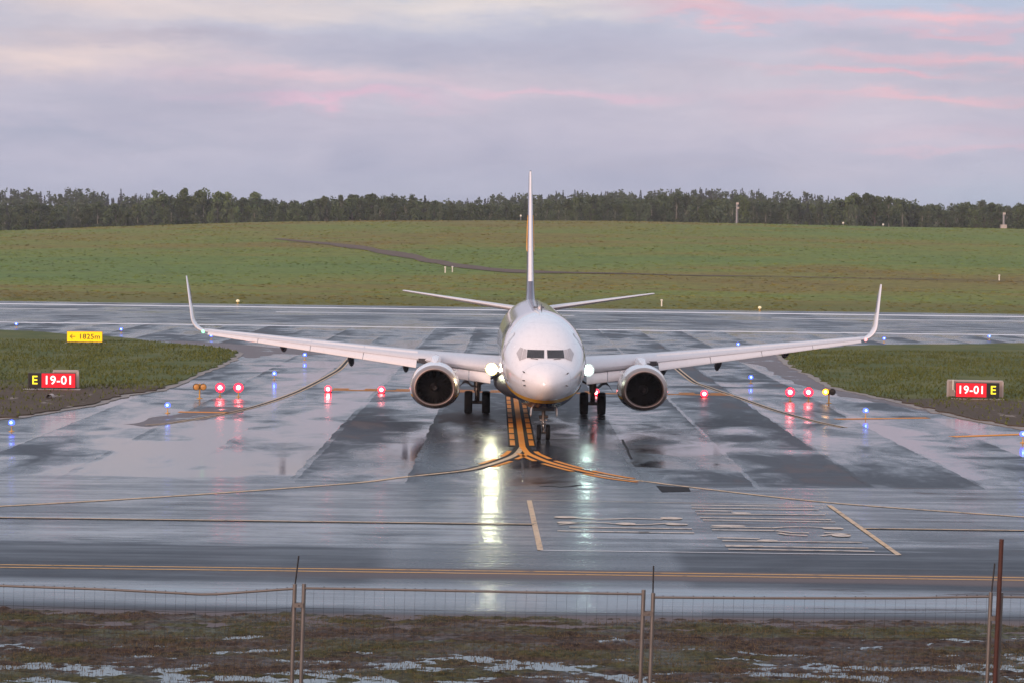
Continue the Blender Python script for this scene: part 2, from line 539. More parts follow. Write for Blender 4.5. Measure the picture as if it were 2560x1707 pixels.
M['halo_bowl'] = emit('landing_lamp_halo_glow', (1.0, 0.78, 0.40), 0.62, (0.2, 0.17, 0.10))  # weak emission in the hood stands in for the halo round the lamp
M['halo_bowl_cool'] = emit('landing_lamp_halo_glow_cool', (0.85, 0.95, 0.95), 0.5, (0.2, 0.2, 0.2))
M['flank_glint'] = emit('glowing_flank_glint', (1.0, 1.0, 0.97), 6, (0.9, 0.9, 0.9))  # emission for a painted reflection, not a lamp of its own
M['nav_green'] = emit('green_navigation_lamp', (0.25, 1.0, 0.45), 2.5)
M['nav_red'] = emit('red_navigation_lamp', (1.0, 0.25, 0.25), 3.0)

# ---- airfield furniture materials --------------------------------------
M['red_core'] = emit('red_lamp_bulb', (1.0, 0.36, 0.36), 16)
M['red_lens'] = emit('red_lamp_lens', (1.0, 0.006, 0.022), 9.0)
M['blue_core'] = emit('blue_lamp_bulb', (0.40, 0.80, 1.0), 5)
M['blue_lens'] = emit('blue_lamp_lens', (0.03, 0.07, 1.0), 5.0)
M['amber_core'] = emit('amber_lamp_bulb', (1.0, 0.75, 0.30), 12)
M['amber_lens'] = emit('amber_lamp_lens', (1.0, 0.30, 0.01), 7.0)
M['amber_off'] = simple('unlit_amber_lens', (0.62, 0.30, 0.08), 0.35)
M['white_lamp'] = emit('runway_edge_lamp', (1.0, 0.78, 0.36), 0.45, (0.6, 0.55, 0.4))
M['fix_yellow'] = simple('yellow_fixture_paint', (0.55, 0.30, 0.05), 0.5)
M['fix_dark'] = simple('dark_fixture_metal', (0.03, 0.026, 0.022), 0.5)
M['sign_red'] = emit('lit_red_sign_face', (1.0, 0.012, 0.03), 0.62, (0.55, 0.02, 0.03))
M['sign_black'] = simple('black_sign_face', (0.008, 0.008, 0.009), 0.45)
M['sign_yellow'] = emit('lit_yellow_sign_face', (1.0, 0.60, 0.0), 0.80, (0.7, 0.45, 0.02))
M['txt_white'] = emit('lit_white_lettering', (1.0, 0.96, 0.95), 0.85, (0.8, 0.8, 0.8))
M['txt_yellow'] = emit('lit_yellow_lettering', (1.0, 0.85, 0.03), 0.85, (0.8, 0.7, 0.05))
M['txt_black'] = simple('black_lettering', (0.012, 0.010, 0.008), 0.5)
M['sign_back'] = simple('beige_sign_housing', (0.40, 0.32, 0.28), 0.5, var=0.15)
M['concrete'] = simple('pale_concrete', (0.42, 0.39, 0.37), 0.6, var=0.3, scale=4)
M['galv'] = simple('galvanised_steel', (0.17, 0.155, 0.145), 0.45, 0.45, 0.25, 6.0)
M['wire'] = simple('dull_fence_wire', (0.022, 0.020, 0.020), 0.5, 0.4)
M['rust'] = simple('rusty_brown_steel', (0.060, 0.020, 0.014), 0.7, 0.1, 0.5, 9.0, bump=0.3)
M['blackrod'] = simple('black_rod_steel', (0.012, 0.011, 0.012), 0.5, 0.2)
M['marker'] = simple('white_marker_paint', (0.75, 0.72, 0.62), 0.5)
M['mast'] = simple('grey_mast_steel', (0.20, 0.20, 0.21), 0.5, 0.3)
M['mast_light'] = simple('pale_mast_fitting', (0.45, 0.40, 0.37), 0.5)


# ------------------------------------------------------------------ text meshes
def text_mesh(name, s, size, mat, parent, loc, ext=0.006, spacing=1.0, sx=1.0, bold=0.0, rot=(math.pi / 2, 0, 0), ax='CENTER'):
    cu = bpy.data.curves.new(name, 'FONT')
    cu.body = s; cu.size = size; cu.extrude = ext; cu.align_x = ax; cu.align_y = 'CENTER'
    cu.space_character = spacing; cu.offset = bold; cu.resolution_u = 4
    tmp = bpy.data.objects.new(name, cu)
    COL.objects.link(tmp)
    dg = bpy.context.evaluated_depsgraph_get()
    me = bpy.data.meshes.new_from_object(tmp.evaluated_get(dg))
    bpy.data.objects.remove(tmp)
    me.materials.clear(); me.materials.append(mat)
    o = bpy.data.objects.new(name, me)
    COL.objects.link(o)
    o.parent = parent; o.location = loc; o.rotation_euler = rot; o.scale = (sx, 1, 1)
    return o


# ------------------------------------------------------------------ ground sheets
def sheet(name, pts, z, mat, thick=0.0):
    mb = MB()
    n = len(pts)
    mb.add([(p[0], p[1], z) for p in pts], [tuple(range(n))])
    o = mb.build(name, mat)
    return tag(o, kind='structure')


def ribbon(name, pts, w, z, mat):
    """flat line following ground points"""
    pts = [Vector((p[0], p[1], 0)) for p in pts]
    mb = MB(); vs = []; fs = []
    for i, p in enumerate(pts):
        t = (pts[min(i + 1, len(pts) - 1)] - pts[max(i - 1, 0)]).normalized()
        nrm = Vector((-t.y, t.x, 0)) * (w / 2)
        vs += [p + nrm + Vector((0, 0, z)), p - nrm + Vector((0, 0, z))]
    for i in range(len(pts) - 1):
        fs.append((2 * i, 2 * i + 1, 2 * i + 3, 2 * i + 2))
    mb.add(vs, fs)
    return mb


def curve_pts(pts, n=10):
    """Catmull-Rom through ground points"""
    pts = [Vector((p[0], p[1], 0)) for p in pts]
    out = []
    for i in range(len(pts) - 1):
        p0 = pts[max(i - 1, 0)]; p1 = pts[i]; p2 = pts[i + 1]; p3 = pts[min(i + 2, len(pts) - 1)]
        for k in range(n):
            t = k / n
            out.append(0.5 * ((2 * p1) + (p2 - p0) * t + (2 * p0 - 5 * p1 + 4 * p2 - p3) * t * t + (3 * p1 - p0 - 3 * p2 + p3) * t ** 3))
    out.append(pts[-1])
    return out


# crest of the grass hill (world X -> z) and far ridge
CREST = [(-330, 7.0), (-200, 8.6), (-131, 10.3), (-86, 12.4), (-53, 13.6), (3, 14.5), (47, 14.7), (80, 14.2), (131, 13.9), (220, 13.0), (330, 12.0)]
RIDGE = [(-400, 24), (-284, 24), (-206, 23), (-150, 20), (-110, 19), (-62, 18), (-30, 21), (20, 26), (60, 27), (100, 29), (135, 28), (182, 25), (225, 19), (250, 16), (284, 12), (420, 9)]


def hill_h(x, y):
    c = smooth_tab(CREST, x)
    if y < 326: return 0.0
    t = min(1.0, (y - 326) / (600 - 326))
    e = 0.30 * t + 0.70 * (t * t * (3 - 2 * t))
    h = c * e
    h += 0.25 * noise.noise(Vector((x * 0.03, y * 0.02, 3))) * min(1, (y - 326) / 60)
    if y > 600:
        u = min(1.0, (y - 600) / 110)
        h -= 1.6 * u * u * (3 - 2 * u)
    if y > 860:
        u = min(1.0, (y - 860) / 440)
        r = smooth_tab(RIDGE, x * 1300 / max(y, 900))
        h += (r - h) * (u * u * (3 - 2 * u))
    return h


def on_hill(px, py):
    d = ray(px, py)
    t = 320.0
    while t < 900:
        p = EYE + d * (t / d.y)
        if p.z <= hill_h(p.x, p.y): return p
        t += 0.5
    return EYE + d * (600 / d.y)


def grid(name, xs, ys, fn, mat):
    mb = MB()
    vs = [(x, y, fn(x, y)) for y in ys for x in xs]
    n = len(xs)
    fs = [(j * n + i, j * n + i + 1, (j + 1) * n + i + 1, (j + 1) * n + i) for j in range(len(ys) - 1) for i in range(n - 1)]
    mb.add(vs, fs)
    return tag(mb.build(name, mat, smooth=True, sharp=80), kind='structure')


def rng(a, b, st):
    n = max(1, round((b - a) / st))
    return [a + (b - a) * i / n for i in range(n + 1)]


sheet('ground', [(-4000, -500), (4000, -500), (4000, 6000), (-4000, 6000)], -1.0, M['hill_grass'])
RUN_FAR = 311.0
sheet('runway', [(-420, 50.5), (420, 50.5), (420, RUN_FAR), (-420, RUN_FAR)], 0.0, M['asphalt'])
grid('hill', rng(-330, 330, 6), rng(RUN_FAR, 640, 4) + rng(650, 1700, 15), hill_h, M['hill_grass'])

# -- near embankment with muddy verge -------------------------------------
def bank_h(x, y):
    if y < 10: return 6.6 - 1.7 * max(0, y) / 10 + (0 if y > 0 else 0)
    if y < 23.6: return 4.9 - 2.0 * (y - 10) / 13.6
    if y < 43.0:
        t = (y - 23.6) / 19.4
        return 2.9 * (1 - t) ** 1.05
    return 0.0


def mud_h(x, y):
    v = Vector((x * 0.62, y * 1.5, 0.3))
    h = 0.062 * noise.noise(v) + 0.056 * noise.noise(v * 2.4) + 0.044 * noise.noise(v * 6.1) + 0.022 * noise.noise(Vector((x * 9, y * 11, 5)))
    return h


FX, FY0, FY1 = 17.0, 43.0, 52.4


def verge_h(x, y):
    e = min(1.0, max(0.0, (y - FY0) / 1.5)) * min(1.0, max(0.0, (FX - abs(x)) / 2.0))
    top = 0.03 * min(1.0, max(0.0, (FY1 - y) / 0.8)) - 0.067
    dryer = 0.030 * min(1.0, max(0.0, (y - 45.6) / 3.6))
    return bank_h(x, y) + (mud_h(x, y) + dryer) * e + 0.035 * e + top


grid('muddy_verge', rng(-FX, FX, 0.055), rng(FY0, FY1, 0.075), verge_h, M['mud'])
grid('embankment', rng(-60, 60, 2.0), rng(-30, FY0, 1.0), bank_h, M['mud'])
for sx in (-1, 1):
    grid('embankment', rng(min(sx * FX, sx * 90), max(sx * FX, sx * 90), 2.0), rng(FY0, FY1, 1.0),
         lambda x, y: bank_h(x, y) + 0.02 * min(1, (y - FY0) / 2), M['mud'])
sheet('puddle_water', [(-FX, FY0 + 0.2), (FX, FY0 + 0.2), (FX, 51.0), (-FX, 51.0)], -0.008, M['water'])

# -- grass islands ---------------------------------------------------------
L_ISL = [(-500, 803), (0, 826), (82, 829), (190, 838), (300, 844), (408, 857), (500, 864), (548, 869), (590, 877), (607, 885), (594, 898), (560, 915), (517, 932), (436, 968),
         (380, 981), (327, 990), (245, 1012), (170, 1026), (109, 1036), (50, 1044), (0, 1049), (-140, 1066), (-500, 1095)]
R_ISL = [(1939, 889), (1962, 881), (2000, 876), (2051, 872), (2120, 866), (2192, 863), (2320, 862), (2437, 861.5), (2560, 859), (3100, 862), (3100, 1150), (2700, 1092),
         (2560, 1074), (2478, 1060), (2400, 1045), (2328, 1029), (2260, 1012), (2192, 995), (2130, 982), (2072, 968), (2037, 951), (1990, 925), (1961, 911)]


def inside(poly, x, y):
    c = False
    j = len(poly) - 1
    for i in range(len(poly)):
        if (poly[i].y > y) != (poly[j].y > y) and x < (poly[j].x - poly[i].x) * (y - poly[i].y) / (poly[j].y - poly[i].y) + poly[i].x:
            c = not c
        j = i
    return c


def island(pix, name, mudy):
    poly = curve_pts([G(*p) for p in pix] + [G(*pix[0])], 8)[:-1]
    jit = []
    for i, p in enumerate(poly):
        q = p + Vector((noise.noise(p * 0.6) * 0.35, noise.noise(p * 0.6 + Vector((9, 0, 0))) * 0.9, 0))
        jit.append(q)
    poly = jit
    n = len(poly)
    c = sum(poly, Vector()) / n
    # outer gravel rim, then the turf inset and raised
    mb = MB()
    mb.add([(p.x, p.y, 0.005) for p in poly] + [(p.x, p.y, 0.03) for p in poly], [tuple(range(n, 2 * n))] + [(i, (i + 1) % n, n + (i + 1) % n, n + i) for i in range(n)])
    tag(mb.build('gravel_edge', M['gravel']), kind='structure')
    inner = []
    for i, p in enumerate(poly):
        t = (poly[(i + 1) % n] - poly[i - 1]).normalized()
        nrm = Vector((-t.y, t.x, 0))
        if not inside(poly, (p + nrm * 0.1).x, (p + nrm * 0.1).y): nrm = -nrm
        inner.append(p + nrm * (0.45 + 0.5 * noise.noise(p * 0.9)))
    mb = MB()
    mb.add([(p.x, p.y, 0.028) for p in inner] + [(p.x, p.y, 0.085) for p in inner], [tuple(range(n, 2 * n))] + [(i, (i + 1) % n, n + (i + 1) % n, n + i) for i in range(n)])
    tag(mb.build('grass_island', M[name]), kind='structure')
    return inner


def island_mat(name, x0, y_mud):
    m, t, b, oc = newmat(name)
    x, y, z = t.xyz(oc)
    n1 = t.noise(t.mapping(oc, (0.25, 0.18, 1)), 1.0, 4, 0.6)
    n2 = t.noise(oc, 1.2, 6, 0.7)
    c = t.mix(t.step(n1, 0.35, 0.65), (0.062, 0.085, 0.017), (0.105, 0.112, 0.028))
    c = t.mix(t.step(n2, 0.55, 0.75), c, (0.040, 0.050, 0.013))
    edge = t.math('ADD', y, t.math('MULTIPLY', t.math('SUBTRACT', n1, 0.5), 16))
    bare = t.math('SUBTRACT', 1.0, t.step(edge, y_mud - 4, y_mud + 3))
    mudc = t.mix(n2, (0.040, 0.028, 0.018), (0.105, 0.078, 0.050))
    pale = t.step(t.noise(t.mapping(oc, (0.9, 0.35, 1), (2, 2, 0)), 1.0, 5, 0.6), 0.62, 0.68)
    mudc = t.mix(t.math('MULTIPLY', pale, 0.8), mudc, (0.24, 0.21, 0.18))
    c = t.mix(bare, c, mudc)
    t.put(b.inputs['Base Color'], c)
    b.inputs['Roughness'].default_value = 0.85
    b.inputs['Specular IOR Level'].default_value = 0.2
    t.put(b.inputs['Normal'], t.bump(n2, 0.8, 0.1))
    return m


M['isl_left'] = island_mat('left_island_turf', 0, 134.0)
M['isl_right'] = island_mat('right_island_turf', 0, 131.0)
# dry shoulder sheets under / around the islands
def shoulder(pix):
    poly = curve_pts([G(*p) for p in pix] + [G(*pix[0])], 6)[:-1]
    poly = [p + Vector((noise.noise(p * 0.5) * 0.5, noise.noise(p * 0.5 + Vector((0, 7, 0))) * 1.2, 0)) for p in poly]
    sheet('paved_shoulder', poly, 0.004, M['shoulder'])


shoulder([(2080, 874), (1970, 878), (1900, 886), (1838, 896), (1860, 905), (1900, 912), (1935, 932), (1975, 950), (2005, 962), (2055, 976), (2110, 990), (2180, 1001), (2260, 1020),
          (2330, 1033), (2360, 1030), (2190, 985), (2060, 940), (2000, 900)])
shoulder([(380, 850), (450, 852), (560, 858), (660, 866), (760, 872), (830, 880), (790, 886), (700, 884), (640, 893), (600, 890), (560, 875), (480, 862)])
shoulder([(300, 1062), (380, 1046), (450, 1034), (520, 1020), (600, 1016), (640, 1017), (580, 1033), (500, 1048), (430, 1058), (360, 1066)])
LP = island(L_ISL, 'isl_left', 134)
RP = island(R_ISL, 'isl_right', 131)


def blades(name, n, sampler, hmin, hmax, wid, mat, label):
    mb = MB(); vs = []; fs = []
    k = 0
    while k < n:
        p = sampler()
        if p is None: continue
        k += 1
        a = random.uniform(0, math.pi)
        h = random.uniform(hmin, hmax)
        w = wid * random.uniform(0.6, 1.4)
        dx, dy = math.cos(a) * w / 2, math.sin(a) * w / 2
        lx, ly = random.gauss(0, 0.35) * h, random.gauss(0, 0.35) * h
        b = len(vs)
        vs += [(p[0] - dx, p[1] - dy, p[2] - 0.01), (p[0] + dx, p[1] + dy, p[2] - 0.01), (p[0] + lx, p[1] + ly, p[2] + h)]
        fs.append((b, b + 1, b + 2))
    mb.add(vs, fs)
    return tag(mb.build(name, mat), label, 'grass', kind='stuff')


def samp_poly(poly, x0, x1, y0, y1):
    def f():
        x, y = random.uniform(x0, x1), random.uniform(y0, y1)
        if noise.noise(Vector((x * 0.25, y * 0.2, 1))) < random.uniform(-0.6, 0.3): return None
        if y < 130 and random.random() < 0.7: return None
        return (x, y, 0.085) if inside(poly, x, y) else None
    return f


blades('grass_tufts', 16000, samp_poly(LP, -48, -14, 108, 192), 0.07, 0.20, 0.10, M['blade_island'], 'short green turf on the left grass island')
blades('grass_tufts', 16000, samp_poly(RP, 14, 48, 100, 192), 0.07, 0.20, 0.10, M['blade_island'], 'short green turf on the right grass island')


def samp_hill():
    y = random.uniform(314, 640)
    x = random.uniform(-0.24, 0.24) * y
    if noise.noise(Vector((x * 0.05, y * 0.06, 8))) < random.uniform(-0.5, 0.35): return None
    return (x, y, hill_h(x, y))


blades('hill_tussocks', 14000, samp_hill, 0.05, 0.15, 1.2, M['hill_grass'], 'rough grass tussocks over the whole hillside')


def samp_mud():
    y = random.uniform(44.0, 52.2); x = random.uniform(-14, 14)
    g = noise.noise(Vector((x * 0.35, y * 0.8, 2)))
    if g < random.uniform(-0.5, 0.4): return None
    z = verge_h(x, y)
    return (x, y, max(z, -0.008))


blades('dead_grass', 42000, samp_mud, 0.012, 0.055, 0.018, M['blade_mud'], 'matted wet grass on the muddy strip nearest the fence')

# -- dirt track over the hill -----------------------------------------------
def track(pix, name='dirt_track'):
    mb = MB(); vs = []; fs = []
    pts = []
    for (px, py, w) in pix:
        p = on_hill(px, py); pts.append((p.x, p.y, w))
    cp = curve_pts([(p[0], p[1]) for p in pts], 12)
    ws = []
    for i in range(len(pts) - 1):
        for k in range(12): ws.append(pts[i][2] + (pts[i + 1][2] - pts[i][2]) * k / 12)
    ws.append(pts[-1][2])
    n = 6
    for i, p in enumerate(cp):
        t = (cp[min(i + 1, len(cp) - 1)] - cp[max(i - 1, 0)]).normalized()
        nr = Vector((-t.y, t.x, 0))
        wl = 0.50 * ws[i] * (1 + 0.5 * noise.noise(p * 0.12))
        for k in range(n + 1):
            q = p + nr * wl * (k / n - 0.5)
            vs.append((q.x, q.y, hill_h(q.x, q.y) + 0.10))
    for i in range(len(cp) - 1):
        for k in range(n):
            fs.append((i * (n + 1) + k, i * (n + 1) + k + 1, (i + 1) * (n + 1) + k + 1, (i + 1) * (n + 1) + k))
    mb.add(vs, fs)
    tag(mb.build(name, M['track'], smooth=True), kind='structure')


track([(690, 598, 3), (760, 605, 6), (860, 615, 8), (980, 634, 9), (1080, 654, 9), (1180, 670, 10), (1300, 680, 12), (1420, 683, 5), (1560, 686, 3.2), (1720, 690, 2.6), (1900, 692, 2.0), (2150, 697, 1.6), (2400, 702, 1.4), (2700, 708, 1.2)])

# ------------------------------------------------------------------ markings
def mark(name, mb, mat):
    return tag(mb.build(name, mat), kind='structure')


Z1, Z2, Z3 = 0.006, 0.010, 0.014
# runway edge stripes and centre line
yl = (G(0, 806).y + G(2560, 838).y) / 2
yf = (G(0, 760).y + G(2560, 792).y) / 2
mark('runway_edge_line', ribbon('a', [(-400, yl), (400, yl)], 1.9, Z1, None), M['white_paint'])
mark('runway_edge_line', ribbon('a', [(-400, yf), (400, yf)], 3.6, Z1, None), M['white_paint'])
yc = (G(207, 775).y + G(1100, 784).y + G(1915, 796).y) / 3
cm = MB()
x0 = G(690, 780).x
for k in range(-8, 9):
    xa = x0 + k * 59
    cm.add([(xa, yc - .7, Z1), (xa + 35.5, yc - .7, Z1), (xa + 35.5, yc + .7, Z1), (xa, yc + .7, Z1)], [(0, 1, 2, 3)])
mark('runway_centre_line', cm, M['white_paint'])

# taxiway centre line: Y shaped with a black surround and dashes beside it
def cx(y): return 0.47 - 0.008 * (y - 99)


stem = [(cx(y), y) for y in rng(97, 205, 4)]
left_br = curve_pts([(cx(97), 97), G(1291, 1134), G(1262, 1148), G(1205, 1166), G(1150, 1177), G(1000, 1193), G(871, 1208), G(440, 1239), G(0, 1265), G(-700, 1300)], 10)
right_br = curve_pts([(cx(97), 97), G(1318, 1131), G(1335, 1140), G(1373, 1155), G(1448, 1175), G(1543, 1194), G(1639, 1206), G(1700, 1214), G(2066, 1255), G(2560, 1292), G(3200, 1340)], 10)
bk = ribbon('b', stem, 1.15, Z1, None)
nl = [p for p in left_br if p.x > -3.4]; nr_ = [p for p in right_br if p.x < 3.2]
bk2 = ribbon('b', nl, 0.62, Z1 + 0.001, None); bk3 = ribbon('b', nr_, 0.62, Z1 + 0.002, None)
mark('taxiway_line_surround', bk, M['black_paint'])
mark('taxiway_line_surround', bk2, M['black_paint'])
mark('taxiway_line_surround', bk3, M['black_paint'])
mark('taxiway_centre_line', ribbon('c', stem, 0.26, Z2, None), M['yellow_paint'])
mark('taxiway_centre_line', ribbon('c', left_br, 0.24, Z2 + 0.001, None), M['pale_yellow_paint'])
mark('taxiway_centre_line', ribbon('c', nr_, 0.25, Z2 + 0.003, None), M['yellow_paint'])
mark('taxiway_centre_line', ribbon('c', right_br, 0.22, Z2 + 0.002, None), M['pale_yellow_paint'])
dm = MB()
y = 97.6
while y < 128:
    for s in (-1, 1):
        a, b = cx(y) + s * 0.40, cx(y + 2.6) + s * 0.40
        dm.add([(a - .105, y, Z2), (a + .105, y, Z2), (b + .105, y + 2.6, Z2), (b - .105, y + 2.6, Z2)], [(0, 1, 2, 3)])
    y += 3.2
def side_dashes(path, off, a0, dash, gap, n):
    acc = 0.0; cur = []
    for i in range(len(path) - 1):
        p, q = path[i], path[i + 1]
        seg = (q - p).length; m = max(1, int(seg / 0.15))
        for k in range(m):
            d = acc + seg * k / m - a0
            if d < 0: continue
            j = int(d // (dash + gap))
            if j >= n: return
            t = (q - p).normalized(); nr = Vector((-t.y, t.x, 0))
            if d % (dash + gap) < dash:
                r = p + (q - p) * (k / m); r2 = r + t * (seg / m + 0.01)
                c1, c2 = r + nr * off, r2 + nr * off
                dm.add([c1 - nr * .10 + Vector((0, 0, Z3)), c1 + nr * .10 + Vector((0, 0, Z3)), c2 + nr * .10 + Vector((0, 0, Z3)), c2 - nr * .10 + Vector((0, 0, Z3))], [(0, 1, 2, 3)])
        acc += seg


side_dashes(right_br, 0.40, 2.2, 3.2, 0.9, 3)
side_dashes(right_br, -0.40, 3.2, 3.2, 0.9, 3)
side_dashes(left_br, 0.40, 3.0, 2.6, 0.9, 2)
side_dashes(left_br, -0.40, 2.0, 2.6, 0.9, 2)
mark('taxiway_line_dashes', dm, M['yellow_paint'])

# curved double taxiway side stripes, both sides
def dbl(pix, w, gap, mat, name, z=Z2):
    pts = curve_pts([G(*p) for p in pix], 10)
    mark(name + '_surround', ribbon('d', pts, gap + 0.10, Z1, None), M['black_paint'])
    for s in (-1, 1):
        out = []
        for i, p in enumerate(pts):
            t = (pts[min(i + 1, len(pts) - 1)] - pts[max(i - 1, 0)]).normalized()
            out.append(p + Vector((-t.y, t.x, 0)) * s * (w + gap) / 2)
        mark(name, ribbon('d', out, w, z, None), mat)


dbl([(880, 890), (872, 897), (850, 921), (823, 938), (780, 961), (733, 983), (660, 1009), (572, 1032), (500, 1045), (430, 1056), (370, 1062)], 0.12, 0.18, M['pale_yellow_paint'], 'taxiway_side_stripe')
dbl([(1680, 910), (1692, 921), (1733, 953), (1761, 964), (1800, 978), (1846, 993), (1937, 1025), (2035, 1052), (2110, 1068)], 0.12, 0.18, M['pale_yellow_paint'], 'taxiway_side_stripe')
for (a, b, w) in (((447, 1029), (572, 1031), 0.7), ((2089, 1047), (2320, 1044), 0.6), ((2380, 1091), (2554, 1085), 0.6)):
    mark('shoulder_stripe', ribbon('s', [G(*a), G(*b)], w, Z2, None), M['yellow_paint'])
# runway holding position: two solid and two dashed bars
HY = 132.6
for i, dy in enumerate((0.0, 0.6)):
    mark('holding_position_line', ribbon('h', [(-10.2, HY + dy), (12.6, HY + dy)], 0.30, Z1 + 0.003, None), M['yellow_paint'])
hm = MB()
for dy in (1.2, 1.8):
    x = -10.2
    while x < 12.2:
        hm.add([(x, HY + dy - .15, Z1 + .003), (x + .9, HY + dy - .15, Z1 + .003), (x + .9, HY + dy + .15, Z1 + .003), (x, HY + dy + .15, Z1 + .003)], [(0, 1, 2, 3)])
        x += 1.8
mark('holding_position_dashes', hm, M['yellow_paint'])
# lines parallel to the runway on the near taxilane
def yline(a, b): return (G(*a).y + G(*b).y) / 2


y1 = yline((0, 1293), (2560, 1326))
xb0, xb1 = G(1334, 1309).x, G(2157, 1321).x
for xa, xb in ((-60, xb0), (xb1, 60)):
    mark('taxilane_line', ribbon('t', [(xa, y1), (xb, y1)], 0.16, Z2 + 0.006, None), M['pale_yellow_paint'])
    mark('taxilane_line_surround', ribbon('t', [(xa, y1 - .14), (xb, y1 - .14)], 0.14, Z2 + 0.005, None), M['black_paint'])
ya = yline((0, 1412), (2560, 1442)); yb = yline((0, 1418), (2560, 1449))
for yy in (ya, yb):
    mark('pavement_edge_line', ribbon('t', [(-60, yy), (60, yy)], 0.12, Z1, None), M['dull_yellow_paint'])
# outlined box with worn painted lettering
box = [G(1323, 1250), G(1351, 1375), G(2247, 1387), G(2073, 1263)]
mark('box_marking_line', ribbon('t', [box[0], box[1]], 0.16, Z2, None), M['pale_yellow_paint'])
mark('box_marking_line', ribbon('t', [box[1], box[2]], 0.07, Z2 + 0.002, None), M['white_paint'])
mark('box_marking_line', ribbon('t', [box[2], box[3]], 0.16, Z2 + 0.004, None), M['pale_yellow_paint'])
mark('box_marking_line', ribbon('t', [box[3], box[0]], 0.05, Z2 + 0.005, None), M['pale_yellow_paint'])
lm = MB()
def zz(x, y): return G(1300 + x / 2.352, 1230 + y / 2.352)
def stroke(pts, w=0.15):
    r = ribbon('x', [zz(*p) for p in pts], w, Z2 + 0.008, None); lm.add(r.v, r.f)
def blob(x, y, rx, ry):
    c = zz(x, y); e = zz(x + rx, y); n = 20
    a = (e - c).length; d = abs(zz(x, y + ry).y - c.y)
    lm.add([(c.x + a * math.cos(2 * math.pi * k / n), c.y + d * math.sin(2 * math.pi * k / n), Z2 + 0.0085) for k in range(n)], [tuple(range(n))])
for (xa, ya_, xb, yb_) in ((1005, 76, 1730, 84), (1010, 94, 1755, 104), (1030, 108, 1250, 112), (1040, 128, 1795, 134), (1060, 149, 1830, 162), (1075, 164, 1855, 176),
                           (1120, 206, 1480, 210), (1130, 222, 1500, 226), (1160, 268, 1410, 274), (1190, 286, 2010, 296), (1205, 312, 1430, 318), (1210, 318, 2050, 330), (1225, 336, 2085, 349),
                           (205, 148, 330, 150), (225, 182, 420, 178), (220, 228, 760, 236), (290, 206, 1010, 216), (700, 236, 1025, 240)):
    stroke([(xa, ya_), (xb, yb_)], 0.17)
for (x_, y_, rx, ry) in ((1300, 124, 60, 5), (1455, 286, 60, 6), (890, 154, 65, 7), (620, 186, 60, 6), (270, 148, 70, 6), (920, 190, 65, 5), (1225, 199, 100, 5), (1840, 213, 60, 6), (1890, 256, 55, 7), (270, 178, 55, 5)):
    blob(x_, y_, rx, ry)
stroke([(1480, 211), (1570, 204), (1700, 204), (1840, 212), (1900, 218)], 0.16); stroke([(1500, 226), (1600, 238), (1700, 240)], 0.16)
stroke([(1520, 240), (1570, 250), (1690, 256)], 0.18); stroke([(1770, 256), (1860, 248), (1940, 250)], 0.18); stroke([(1790, 238), (1880, 243), (1940, 250)], 0.16)
stroke([(330, 150), (460, 160), (560, 158), (640, 154), (840, 160)], 0.16); stroke([(230, 190), (400, 176), (500, 180), (620, 192), (760, 190), (880, 182), (985, 190)], 0.16)
mark('box_marking_lettering', lm, M['faded_paint'])
# dark tar patches and cracks
def patch(pix, name='tar_patch'):
    sheet(name, [G(*p) for p in pix], 0.005, M['black_paint'])


patch([(1640, 1213), (1722, 1218), (1727, 1228), (1655, 1230)])
crk = ribbon('k', [G(1556, 1098), G(1561, 1110), G(1568, 1120), G(1574, 1138), G(1580, 1147)], 0.10, 0.005, None)
mark('tar_crack', crk, M['black_paint'])
mark('tar_crack', ribbon('k', [G(1348, 1216), G(1378, 1214), G(1400, 1217), G(1430, 1215), G(1450, 1211)], 0.22, 0.005, None), M['black_paint'])

# ------------------------------------------------------------------ AIRCRAFT
PLANE_Y = G(1358, 1100).y
plane = empty('airliner', (G(1358, 1100).x, PLANE_Y, 0.0), 0.0140)
tag(plane, 'white twin-engine airliner with navy belly and lit landing lights taxiing head-on', 'airplane')
ZT = [(0, 2.60), (0.05, 2.77), (0.15, 2.92), (0.35, 3.09), (0.7, 3.27), (1.1, 3.42), (1.6, 3.56), (1.8, 3.66), (2.35, 4.02), (2.8, 4.28), (3.4, 4.56), (4.3, 4.88), (5.5, 5.14), (7, 5.32), (8.5, 5.39), (10, 5.40),
      (29, 5.40), (32, 5.37), (34.5, 5.28), (36.5, 5.12), (38.0, 4.92)]
ZB = [(0, 2.60), (0.05, 2.45), (0.15, 2.32), (0.35, 2.16), (0.7, 1.98), (1.2, 1.84), (2, 1.60), (3, 1.42), (4.5, 1.28), (6, 1.25), (25, 1.25), (28, 1.68), (31, 2.34), (34, 3.15), (36.5, 3.95), (38.0, 4.55)]
WH = [(0, 0.0), (0.05, 0.17), (0.15, 0.31), (0.35, 0.50), (0.7, 0.76), (1.2, 1.03), (2, 1.33), (3, 1.59), (4.5, 1.79), (6, 1.86), (7.5, 1.88), (24, 1.88), (27, 1.80), (30, 1.52), (33, 1.08), (36, 0.56), (38.0, 0.16)]
ZC = [(0, 2.60), (0.7, 2.68), (2, 2.92), (4, 3.22), (6, 3.38), (8, 3.42), (25, 3.42), (30, 3.75), (35, 4.35), (38.0, 4.74)]


def sec(s):
    return smooth_tab(WH, s), smooth_tab(ZT, s), smooth_tab(ZB, s), smooth_tab(ZC, s)


def fus_pt(s, a):
    """a: 0 top, clockwise seen from the front, +x first"""
    w, zt, zb, zc = sec(s)
    c = math.cos(a)
    return Vector((w * math.sin(a), s - 4.0, zc + (c * (zt - zc) if c > 0 else c * (zc - zb))))


